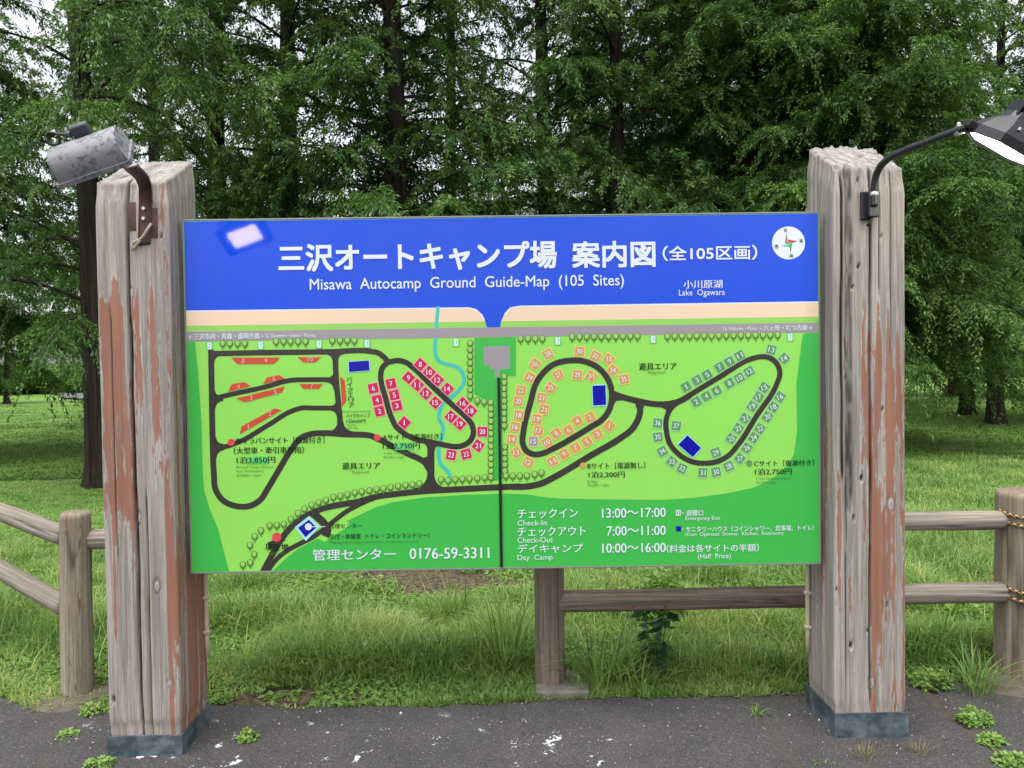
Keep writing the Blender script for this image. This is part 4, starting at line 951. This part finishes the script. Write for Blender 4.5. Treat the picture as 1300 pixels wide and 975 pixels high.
def make_tree(seed, H=17.0, R0=3.3, zmin=1.7, nb=82, dens=1.0, trunk_r=.23, lean=(0, 0), low=0.0, fl=.105, fw=.028, gap=.66):
    """a deciduous conifer: straight trunk, level drooping limbs in loose tiers, flat feathery sprays"""
    rng = np.random.RandomState(seed)
    tb_ = MB()
    zs = np.array([-.15, 0, .12, .35, .9, 2, 4, 7, 10, 13, H])
    rs = trunk_r*np.array([1.75, 1.55, 1.28, 1.12, 1.02, .96, .84, .66, .46, .25, .03])
    ax = lambda z: np.array([lean[0]*z/H*1.0+.06*math.sin(z*.5+seed), lean[1]*z/H+.05*math.cos(z*.43+seed), z])
    # fluted bole
    n = 22; V = []
    zz = np.concatenate([np.linspace(-.15, 1.2, 10), np.linspace(1.6, H, 24)]); rr_ = np.interp(zz, zs, rs)
    for z, r in zip(zz, rr_):
        fl_ = max(0, 1-z/2.2)
        for j in range(n):
            a = 2*math.pi*j/n; q = 1+(.16*fl_+.05)*math.sin(a*5+seed)+(.08*fl_+.04)*math.sin(a*9+seed*2+z*.3)
            V.append(ax(z)+np.array([r*q*math.cos(a), r*q*math.sin(a), 0]))
    m_ = len(zz); tb_.add(V, [(i*n+j, i*n+(j+1) % n, (i+1)*n+(j+1) % n, (i+1)*n+j) for i in range(m_-1) for j in range(n)])
    Cs, Ds, Ns, Ls, Ws, As = [], [], [], [], [], []
    for i in range(nb):
        f = (i+rng.rand()*.8)/nb; z0 = zmin+(H-.6-zmin)*f**1.25
        az = i*2.399+rng.randn()*.35
        if vnoise(math.cos(az)*1.3+seed, math.sin(az)*1.3+z0*.55, 91) > gap: continue
        L_ = R0*(1-(z0/H)**1.4*.93)*(.62+.55*rng.rand()); L_ = max(L_, .35)
        if z0 < zmin+1.2: L_ *= .9+low*.35
        up0 = .10+.55*rng.rand()+.25*z0/H; droop = (.34+.22*rng.rand())+low*(.35 if z0 < zmin+1.6 else 0)
        dh = np.array([math.cos(az), math.sin(az), 0]); sd_ = np.array([-dh[1], dh[0], 0])
        K = 9; ts = np.linspace(0, 1, K); curl = rng.randn()*.28
        pts = ax(z0)+np.outer(ts*L_, dh)+np.outer(curl*ts**2*L_, sd_)+np.outer((up0*ts-droop*ts**2)*L_, [0, 0, 1.0])
        tb_.tube(pts, np.linspace(.024+.008*L_/3, .004, K)*(1.0 if z0 < 11 else .6), 5, 0, False)
        big = 1.0 if z0 < 10.0 else 2.1
        ntw = max(4, int(L_/.135*dens/big)); shade = rng.rand()
        for k in range(ntw):
            t = .10+.90*((k+rng.rand())/ntw)**.75
            p = np.array([np.interp(t, ts, pts[:, c]) for c in range(3)])
            tang = unit(np.array([np.interp(min(t+.05, 1), ts, pts[:, c])-np.interp(max(t-.05, 0), ts, pts[:, c]) for c in range(3)]))
            s_ = 1 if k % 2 else -1
            d_ = unit(tang*(.55+.3*rng.rand())+sd_*s_*(.75+.4*rng.rand())+np.array([0, 0, rng.randn()*.55]))
            tl = (.26+.62*(1-abs(t-.5)*1.1))*(.55+.7*rng.rand())*min(1, L_/2.0+.25)
            nf = max(6, int(tl/.0080/big)); u = (np.arange(nf)+rng.rand(nf))/nf
            dr = .25+.65*rng.rand()
            c_ = p+np.outer(u*tl, d_)+np.outer(-dr*(u**2)*tl, [0, 0, 1.0])
            side_ = unit(np.cross(d_, [0, 0, 1.0])); sg = np.where(np.arange(nf) % 2, 1.0, -1.0)
            fd = unit(d_[None]*(.65+.3*rng.rand(nf))[:, None]+side_[None]*(sg*(.5+.8*rng.rand(nf)))[:, None]+np.stack([np.zeros(nf), np.zeros(nf), -.30-.45*rng.rand(nf)], 1)+rng.randn(nf, 3)*.34)
            nn = unit(np.array([0, 0, 1.0])+rng.randn(nf, 3)*.6)
            c_ = c_+rng.randn(nf, 3)*.026
            Cs.append(c_); Ds.append(fd); Ns.append(nn); ln = fl*big*(.6+.75*rng.rand(nf))*(1.05-.45*u); Ls.append(ln); Ws.append(fw*big*(.7+.6*rng.rand(nf)))
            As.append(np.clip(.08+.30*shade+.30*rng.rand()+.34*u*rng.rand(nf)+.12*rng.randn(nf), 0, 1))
    C = np.concatenate(Cs); V, F = fronds(C, np.concatenate(Ds), np.concatenate(Ns), np.concatenate(Ls), np.concatenate(Ws), rng)
    return tb_, V, F, np.repeat(np.concatenate(As), 4)
MESHES = {}
def tree_kind(key, mat, **kw):
    tb_, V, F, A = make_tree(**kw)
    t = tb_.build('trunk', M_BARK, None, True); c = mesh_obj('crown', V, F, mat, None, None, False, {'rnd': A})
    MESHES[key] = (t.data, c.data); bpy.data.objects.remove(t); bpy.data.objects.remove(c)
def tree(key, x, y, rz, sc_, label, name='tree', group=None, z=None):
    e = empty(name, (x, y, float(gz(x, y)+bank(np.array(x), np.array(y))) if z is None else z), rz); e.scale = (sc_,)*3 if np.isscalar(sc_) else sc_
    t = bpy.data.objects.new('trunk', MESHES[key][0]); COL.objects.link(t); t.parent = e
    c = bpy.data.objects.new('crown', MESHES[key][1]); COL.objects.link(c); c.parent = e
    tag(e, label, 'tree', group); return e
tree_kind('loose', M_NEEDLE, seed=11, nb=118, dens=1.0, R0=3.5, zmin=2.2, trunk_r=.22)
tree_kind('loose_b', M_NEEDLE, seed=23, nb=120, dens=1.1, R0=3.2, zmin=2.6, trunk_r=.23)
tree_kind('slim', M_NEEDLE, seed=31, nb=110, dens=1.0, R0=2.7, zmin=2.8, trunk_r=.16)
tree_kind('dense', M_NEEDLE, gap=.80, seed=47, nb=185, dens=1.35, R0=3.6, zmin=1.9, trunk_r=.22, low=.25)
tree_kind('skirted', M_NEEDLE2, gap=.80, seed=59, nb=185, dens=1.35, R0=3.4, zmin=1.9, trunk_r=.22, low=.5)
def X_at(px, y): return float(at_y(px, 463, y)[0])
G = 'row of redwoods behind the signboard'
t1 = tree('loose', X_at(129, 7.75), 7.75, 0.0, (.78, .78, 1.0), 'tall redwood with a dark fluted trunk right beside the left sign post', 'redwood_tree', G)
t1.rotation_euler = (0, rad(-2.4), 0)
NEAR = [('loose_b', 283, 12.2, 1.7, 1.0, 'redwood seen above the left end of the blue panel, between left post and title'),
        ('slim', 376, 10.6, 3.9, 1.15, 'redwood with a bare dark trunk above the first characters of the title'),
        ('loose_b', 503, 10.0, 5.1, 1.02, 'redwood with the thickest trunk above the middle-left of the panel'),
        ('slim', 575, 13.4, 2.2, 1.0, 'slender redwood just right of the thickest trunk above the panel'),
        ('loose', 694, 12.0, 4.4, .95, 'redwood above the panel just right of its centre joint'),
        ('slim', 783, 11.6, .7, 1.1, 'redwood with twin-looking dark trunk above the end of the title'),
        ('dense', 868, 14.6, 2.9, 1.0, 'dense redwood above the bracketed site count on the panel'),
        ('dense', 952, 11.8, 5.4, .96, 'dense redwood with hidden trunk above the lake name on the panel'),
        ('skirted', 1068, 11.2, 1.3, .95, 'bright leafy redwood rising behind the right sign post'),
        ('skirted', 1112, 11.0, 4.0, .92, 'redwood right of the right sign post with branches sweeping nearly to the grass')]
for k, px, y, rz, s_, lb in NEAR: tree(k, X_at(px, y), y, rz, s_, lb, 'redwood_tree', G)
tree('slim', X_at(1266, 15.2), 15.2, 2.0, 1.0, 'redwood with a clear bare bole on the lawn at the far right', 'redwood_tree', G)
tree('slim', X_at(1226, 18.4), 18.4, 5.0, 1.0, 'redwood just behind and left of the bare bole at the far right', 'redwood_tree', G)
tree('dense', X_at(1440, 14.4), 14.4, .3, 1.0, 'redwood whose branches enter the picture at the right edge', 'redwood_tree', G)
tree('dense', X_at(-90, 11.5), 11.5, 2.6, 1.0, 'redwood whose branches enter the picture at the left edge', 'redwood_tree', G)
tree('loose', X_at(200, 17.5), 17.5, 1.1, 1.0, 'redwood standing further back above the left sign post', 'redwood_tree', G)
G2 = 'trees across the far lawn'
FAR = [('loose_b', 150, 21, 2.1, 1.0, 'second row tree directly behind the left sign post, its crown reaching out left of it'), ('loose', 8, 37, .5, .55, 'small far tree with a short bare stem left of the park road'), ('dense', -75, 36, 2.5, .8, 'far tree at the left picture edge beyond the small one'),
       ('slim', 330, 30, 3.0, 1.0, 'far thin tree glimpsed between trunks above the panel left end'), ('dense', 640, 34, 1.0, .9, 'far tree glimpsed above the centre joint of the panel'),
       ('dense', 760, 26, 4.0, 1.0, 'second row tree behind the end of the title'), ('dense', 900, 24, .2, 1.0, 'second row tree behind the site count'), ('dense', 1010, 22, 2.2, 1.0, 'second row tree behind the compass'), ('dense', 1120, 25, 4.6, 1.0, 'second row tree behind the right sign post'),
       ('dense', 1210, 30, 1.5, .9, 'second row tree behind the bare bole'), ('dense', 1330, 27, 3.3, 1.0, 'second row tree at the right picture edge')]
for k, px, y, rz, s_, lb in FAR: tree(k, X_at(px, y), y, rz, s_, lb, 'tree', G2)

# ------------------------------------------------------------------ far bushes
def bush_mesh(seed, n=9000):
    rng = np.random.RandomState(seed); K = 26
    c = rng.randn(K, 3)*[.42, .34, .22]+[0, 0, .55]; r = .22+.22*rng.rand(K); w_ = rng.randint(0, K, n)
    d_ = unit(rng.randn(n, 3)); C = c[w_]+d_*(r[w_]*(.55+.45*rng.rand(n)))[:, None]; C[:, 2] = np.abs(C[:, 2])
    return fronds(C, unit(d_+rng.randn(n, 3)*.5), unit(d_+rng.randn(n, 3)*.6), .09+.07*rng.rand(n), .05+.03*rng.rand(n), rng)+(np.repeat(np.clip(.5*rng.rand(K)[w_]+.4*rng.rand(n), 0, 1), 4),)
BM = []
for s_ in (3, 8, 15):
    V, F, A = bush_mesh(s_); o = mesh_obj('bush', V, F, M_BUSH, None, None, False, {'rnd': A}); BM.append(o.data); bpy.data.objects.remove(o)
rng = np.random.RandomState(4)
LB = ['pale green bush at the far left edge beyond the lawn', 'pale green bush behind the small far tree', 'pale bush above the bend of the park road', 'pale rounded bush between the road and the near trunk', 'pale bush half hidden by the near left trunk',
      'bright bush on the far lawn left of the bare bole', 'bright bush behind the bare bole', 'bright bush right of the bare bole', 'bright bush at the far right edge']
for k, (px, y, s_) in enumerate(((-20, 52, 2.6), (18, 56, 2.4), (48, 54, 2.1), (78, 57, 2.5), (104, 53, 2.0), (1185, 62, 2.4), (1228, 66, 2.0), (1262, 60, 1.8), (1300, 64, 2.3))):
    o = bpy.data.objects.new('bush', BM[k % 3]); COL.objects.link(o); x = X_at(px, y)
    o.location = (x, y, float(gz(x, y)+bank(np.array(x), np.array(y)))-.05); o.scale = (s_*1.3, s_, s_*.8); o.rotation_euler = (0, 0, k*1.3)
    tag(o, LB[k], 'bush', 'pale bushes beyond the lawn')

# ------------------------------------------------------------------ grass
def blades(x, y, h, wd, lean, rng, segs=3, droop=.5):
    n = len(x); z = gz(x, y)+bank(x, y)-.004; az = rng.rand(n)*2*math.pi
    d_ = np.stack([np.cos(az), np.sin(az)], 1); s_ = np.stack([-d_[:, 1], d_[:, 0]], 1)
    V = np.zeros((n, 2*segs+1, 3)); 
    for k in range(segs+1):
        t = k/segs; out = lean*h*t**1.8; zz = h*(t-droop*lean*t**2.4); ww = wd*(1-t**1.6)*.5+1e-5
        c = np.stack([x+d_[:, 0]*out, y+d_[:, 1]*out, z+zz], 1)
        if k < segs:
            V[:, 2*k, :2] = c[:, :2]+s_*ww[:, None]; V[:, 2*k+1, :2] = c[:, :2]-s_*ww[:, None]; V[:, 2*k, 2] = V[:, 2*k+1, 2] = c[:, 2]
        else: V[:, 2*k] = c
    b0 = np.arange(n)*(2*segs+1); F = []
    for k in range(segs-1):
        F.append(np.stack([b0+2*k, b0+2*k+1, b0+2*k+3], 1)); F.append(np.stack([b0+2*k, b0+2*k+3, b0+2*k+2], 1))
    F.append(np.stack([b0+2*segs-2, b0+2*segs-1, b0+2*segs], 1))
    return V.reshape(-1, 3), np.concatenate(F), 2*segs+1
def bare(x, y):                                # 0 where soil lies open
    v = 1-np.exp(-(((x+.3)/.85)**2+((y-2.3)/.55)**2))*1.15-np.exp(-(((x+.9)/.5)**2+((y-2.7)/.4)**2))*.7
    v = v-1.05*np.exp(-(((x+1.0)/.6)**4+((y-edge_y(x)-.06)/.17)**2))-.9*np.exp(-(((x+2.05)/.22)**2+((y-.62)/.3)**2))-.8*np.exp(-(((x-1.85)/.5)**2+((y-edge_y(x)-.05)/.08)**2))
    v = v-.75*np.exp(-((x-gm[0])**2+(y-gm[1])**2)/.02)
    return np.clip(v, 0, 1)
rng = np.random.RandomState(21)
def scatter(n, y0, y1, spread, off=.02, keep=.12):
    y = y0+(y1-y0)*rng.rand(n)**1.35; x = (rng.rand(n)*2-1)*(2.35+.70*(y+.6))
    ok = (y > edge_y(x)+off) & (vnoise(x*3.1, y*3.1, 31)+.6*vnoise(x*11, y*11, 32) < .75+1.1*bare(x, y)) & (rng.rand(n) < keep+.9*bare(x, y))
    return x[ok], y[ok]
parts = []
x, y = scatter(260000, .30, 4.2, 1, -.03, .26)             # long rough grass along the fence
hh = (.025+.03*bare(x, y)+.16*sstep(.0, .35, y-edge_y(x))*np.clip(vnoise(x*2.6, y*2.6, 41)*1.5-.15, .12, 1.2)*(.4+.6*bare(x, y)))*(.5+.9*rng.rand(len(x)))
hh *= 1-.55*sstep(1.6, 3.6, y)*(x < .9)
parts.append((x, y, hh, .0050+.0065*rng.rand(len(x)), .25+.85*rng.rand(len(x)), 3))
x, y = scatter(150000, 3.0, 9.0, 1)
hh = (.03+.10*vnoise(x*1.5, y*1.5, 43)*sstep(0, 3, x))*(.6+.7*rng.rand(len(x)))
parts.append((x, y, hh, .008+.006*rng.rand(len(x)), .3+.8*rng.rand(len(x)), 2))
n = 1500; x, y = scatter(n, .6, 3.6, 1, .12)          # taller arching blades standing out of the sward
parts.append((x, y, .16+.26*rng.rand(len(x)), .006+.004*rng.rand(len(x)), .4+.7*rng.rand(len(x)), 5))
Vs, Fs, As = [], [], []; o0 = 0
for (x, y, hh, wd, ln, sg) in parts:
    V, F, k = blades(x, y, hh, wd, ln, rng, sg); Vs.append(V); Fs.append(F+o0); o0 += len(V)
    a = np.clip(.22+.5*vnoise(x*2.6, y*2.6, 51)+.22*rng.randn(len(x))*.8+(rng.rand(len(x)) < .035)*.6, 0, 1); As.append(np.repeat(a, k))
g_ = mesh_obj('rough_grass', np.concatenate(Vs), np.concatenate(Fs), M_GRASS, None, None, False, {'rnd': np.concatenate(As)})
tag(g_, 'rough green grass growing along the log fence and under the sign', 'grass', None, 'stuff')
n = 210000; y = 8.5+26*rng.rand(n)**1.6; x = (rng.rand(n)*2-1)*(2.3+.72*(y+3.4)); ok = rng.rand(n) > .75*np.exp(-((x-7.2)/3.6)**2-((y-10.5)/2.6)**2); x, y = x[ok], y[ok]; n = len(x)
V, F, k = blades(x, y, .025+.04*rng.rand(n), .018+.02*rng.rand(n), .3+.7*rng.rand(n), rng, 2)
g_ = mesh_obj('lawn_grass', V, F, M_LAWNBLADE, None, None, False, {'rnd': np.repeat(np.clip(.2+.6*vnoise(x*.5, y*.5, 61)+.2*rng.rand(n), 0, 1), k)})
tag(g_, 'short mown lawn grass under and beyond the trees', 'grass', None, 'stuff')

# low broad-leaved ground cover between the blades
n = 170000; x, y = scatter(n, .30, 4.5, 1, .01, .42); n = len(x)
lf = vnoise(x*2.2, y*2.2, 71)+.25*(1-bare(x, y))*vnoise(x*7, y*7, 73) > .36; x, y = x[lf], y[lf]; n = len(x); z = gz(x, y)+bank(x, y)+.008+.05*rng.rand(n)*sstep(0, .3, y-edge_y(x))
az = rng.rand(n)*6.283; D = unit(np.stack([np.cos(az), np.sin(az), .25*rng.randn(n)], 1))
V, F = fronds(np.stack([x, y, z], 1), D, unit(np.array([0, 0, 1.0])+rng.randn(n, 3)*.35), .020+.034*rng.rand(n), .010+.014*rng.rand(n), rng)
gcv = mesh_obj('ground_cover', V, F, M_WEED, None, None, False, {'rnd': np.repeat(np.clip(.1+.5*vnoise(x*4, y*4, 72)+.25*rng.rand(n), 0, 1), 4)})
tag(gcv, 'small leaved ground cover creeping through the grass', 'ground cover', None, 'stuff')

# ------------------------------------------------------------------ weeds and plants one can count
def leaf_clump(name, px, py, r, h, n, mat, label, cat='weed', ll=.020, lw=.016, seed=1, on=None, ps=None):
    """a low clump of many small leaves on short stems"""
    rg = np.random.RandomState(seed); p = on_ground(px, py) if on is None else np.array(on)
    a = rg.rand(n)*6.283; rr = r*np.sqrt(rg.rand(n)); hz = h*(1-(rr/r)**2*.7)*(.25+.75*rg.rand(n))
    C = np.stack([rr*np.cos(a), rr*np.sin(a)*.8, hz], 1); D = unit(np.stack([np.cos(a), np.sin(a), .2+.3*rg.randn(n)], 1)+rg.randn(n, 3)*.6)
    V, F = fronds(C, D, unit(np.array([0, 0, 1.0])+rg.randn(n, 3)*.4), ll*(.6+.8*rg.rand(n)), lw*(.6+.8*rg.rand(n)), rg)
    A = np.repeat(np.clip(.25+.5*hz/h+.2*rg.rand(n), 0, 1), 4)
    e = empty(name, p); mesh_obj('foliage', V, F, mat, e, None, False, {'rnd': A})
    b = MB()
    for k in range(min(14, n)): b.tube([(C[k, 0]*.15, C[k, 1]*.15, -.005), (C[k, 0]*.6, C[k, 1]*.6, C[k, 2]*.6), tuple(C[k])], .0014, 5)
    b.build('stem', M_WEEDSTEM, e); tag(e, label, cat); return e
M_WEEDSTEM = m_flat('green_stem', (.09, .15, .035), .6, .3, 0, .2, 20)
def tuft(name, px, py, n, h, spread, wd, mat, label, seed=1, droop=.5, lean=.9, cat='grass tuft', on=None):
    rg = np.random.RandomState(seed); p = on_ground(px, py) if on is None else np.array(on); e = empty(name, p)
    x = rg.randn(n)*spread; y = rg.randn(n)*spread*.7; az = np.arctan2(y, x)+rg.randn(n)*.7; hh = h*(.45+.65*rg.rand(n)); ln = lean*(.25+.9*rg.rand(n)); S = 6
    V = np.zeros((n, 2*S+1, 3)); d_ = np.stack([np.cos(az), np.sin(az)], 1); s_ = np.stack([-d_[:, 1], d_[:, 0]], 1)
    for k in range(S+1):
        t = k/S; out = ln*hh*t**1.6; z = hh*(t-droop*ln*t**2.6); ww = wd*(.55+.45*math.sin(min(t*3, 1.57)))*(1-t**2.2)*.5
        for s2, q in ((1, 2*k), (-1, 2*k+1)):
            if k < S: V[:, q, :2] = np.stack([x, y], 1)+d_*out[:, None]+s_*ww*s2; V[:, q, 2] = z-.004
            elif s2 == 1: V[:, 2*k, :2] = np.stack([x, y], 1)+d_*out[:, None]; V[:, 2*k, 2] = z-.004
    b0 = np.arange(n)*(2*S+1); F = []
    for k in range(S-1): F += [np.stack([b0+2*k, b0+2*k+1, b0+2*k+3], 1), np.stack([b0+2*k, b0+2*k+3, b0+2*k+2], 1)]
    F.append(np.stack([b0+2*S-2, b0+2*S-1, b0+2*S], 1))
    o = mesh_obj(name, V.reshape(-1, 3), np.concatenate(F), mat, None, None, False, {'rnd': np.repeat(rg.rand(n)*.7, 2*S+1)})
    o.location = p; bpy.data.objects.remove(e); tag(o, label, cat); return o
leaf_clump('weed', 316, 940, .042, .055, 150, M_WEED, 'small round green weed alone on the asphalt right of the left post', seed=2)
leaf_clump('weed', 120, 906, .06, .06, 150, M_WEED, 'green weed at the asphalt edge against the left sign post', seed=3)
leaf_clump('weed', 1238, 918, .068, .075, 300, M_WEED, 'largest bright yellow-green weed in the joint right of the right post', seed=4)
leaf_clump('weed', 1258, 944, .050, .045, 190, M_WEED, 'middle bright weed of the three in the right joint', seed=5)
leaf_clump('weed', 1286, 970, .07, .045, 220, M_WEED, 'bright weed in the right joint nearest the bottom corner', seed=6)
leaf_clump('weed', 86, 934, .04, .03, 70, M_WEED, 'tiny weed in the crack left of the left sign post', seed=7)
leaf_clump('weed', 128, 972, .06, .03, 120, M_WEED, 'flat weed at the bottom edge below the left sleeve', seed=17)
leaf_clump('weed', 252, 626/626*905, .05, .045, 110, M_WEED, 'weed at the grass edge just right of the left sign post', seed=18, on=on_ground(283, 890))
leaf_clump('weed', 1182, 872, .085, .10, 230, M_WEED, 'leafy weed beside the foot of the right sign post on the fence side', seed=8, ll=.03, lw=.02)
leaf_clump('leafy_plant', 0, 0, .15, .52, 620, M_WEED, 'bright green leafy plant just under the panel right of the middle fence post', 'plant', .05, .035, 9, on=np.array(on_ground(838, 800)))
leaf_clump('leafy_plant', 0, 0, .12, .22, 200, M_WEED, 'low leafy plant under the lower rail right of the right sign post', 'plant', .05, .032, 10, on=np.array(on_ground(1228, 800)))
# plant with large dark leaves
def dark_plant():
    rg = np.random.RandomState(12); p = on_ground(832, 862); e = empty('dark_leaved_plant', p); b = MB(); C = []; D = []
    for k in range(7):
        a = rg.rand()*6.28; h = .18+.34*rg.rand(); tipx = np.array([math.cos(a)*.20*(.3+.7*rg.rand())+.02, math.sin(a)*.14, h]); b.tube([(0, 0, -.01), tuple(tipx*.5), tuple(tipx)], .003, 6)
        for j in range(11):
            t = .35+.65*rg.rand(); aa = rg.rand()*6.28; C.append(tipx*t); D.append((math.cos(aa), math.sin(aa), .1-.5*rg.rand()))
    n = len(C); V, F = fronds(np.array(C), unit(np.array(D)), unit(np.array([0, 0, 1.0])+rg.randn(n, 3)*.35), .05+.055*rg.rand(n), .03+.03*rg.rand(n), rg)
    mesh_obj('foliage', V, F, M_DARKWEED, e, None, False, {'rnd': np.repeat(rg.rand(n), 4)}); b.build('stem', M_WEEDSTEM, e)
    tag(e, 'plant with large dark blue-green leaves under the lower rail', 'plant')
dark_plant()
tuft('grass_tuft', 760, 872, 95, .42, .075, .011, M_GRASS, 'big tuft of arching strap leaves right of the middle fence post', 3, .55, .85)
tuft('grass_tuft', 810, 876, 60, .28, .06, .010, M_GRASS, 'smaller tuft of arching leaves at the asphalt edge under the dark plant', 4, .55, .9)
tuft('grass_tuft', 640, 858, 70, .48, .05, .010, M_GRASS, 'upright tuft of long blades left of the middle fence post', 5, .35, .5)
tuft('grass_tuft', 575, 800, 34, .42, .05, .010, M_GRASS, 'sparse upright tuft of long blades under the centre of the panel', 6, .25, .4)
tuft('grass_tuft', 310, 850, 80, .30, .10, .008, M_GRASS, 'tuft of long fine grass just right of the left sign post', 7, .5, .8)
tuft('grass_tuft', 500, 855, 70, .30, .08, .007, M_GRASS, 'fine tuft in the grass below the telephone number', 14, .5, .7)
tuft('grass_tuft', 950, 868, 80, .26, .09, .008, M_GRASS, 'tuft of grass at the asphalt edge below the half price note', 8, .5, .9)
tuft('grass_tuft', 1000, 855, 80, .32, .09, .008, M_GRASS, 'tuft of grass against the inner side of the right sign post', 15, .5, .8)
tuft('grass_tuft', 960, 908, 26, .08, .012, .005, M_GRASS, 'tiny grass tuft in the crack left of the right sign post', 9, .6, 1.3)
tuft('grass_tuft', 1240, 880, 70, .30, .05, .008, M_GRASS, 'grass tuft between right sign post and right fence post', 10, .5, .9)
tuft('dry_grass_tuft', 1098, 962, 60, .075, .03, .003, M_DRY, 'dry yellowish tuft on the asphalt in front of the right sign post', 11, .5, .8)
tuft('dry_grass_tuft', 1172, 958, 45, .075, .025, .003, M_DRY, 'dry tuft just right of the foot of the right sign post', 12, .5, .8)
tuft('grass_tuft', 1046, 972, 30, .03, .02, .004, M_WEED, 'flat green tuft at the bottom edge left of the right sign post', 13, .6, 1.4)
tuft('dry_grass_tuft', 1022, 884, 70, .07, .05, .003, M_DRY, 'dead brown grass heap against the right sleeve', 16, .7, 1.5)
# loose grit and fallen bits on the asphalt: uncountable
n = 900; x = -2.4+5.0*rng.rand(n); y = edge_y(x)-.02-1.5*rng.rand(n)**1.1; z = gz(x, y)+.008
b = bmesh.new(); bmesh.ops.create_icosphere(b, subdivisions=1, radius=1.0); iv = np.array([v.co for v in b.verts]); jf = np.array([[v.index for v in f.verts] for f in b.faces]); b.free()
sz = .0016+.0045*rng.rand(n)**3; V = np.concatenate([iv*sz[k]*(.6+.7*rng.rand(3))+[x[k], y[k], z[k]] for k in range(n)]); F = np.concatenate([jf+k*len(iv) for k in range(n)])
grit = mesh_obj('grit', V, F, m_leaf('grit_stone', (.10, .085, .07), (.26, .24, .21), (.55, .52, .48), 0.0, .8), None, None, False, {'rnd': np.repeat(rng.rand(n), len(iv))})
tag(grit, 'pale grit and crumbs scattered over the asphalt', 'grit', None, 'stuff')
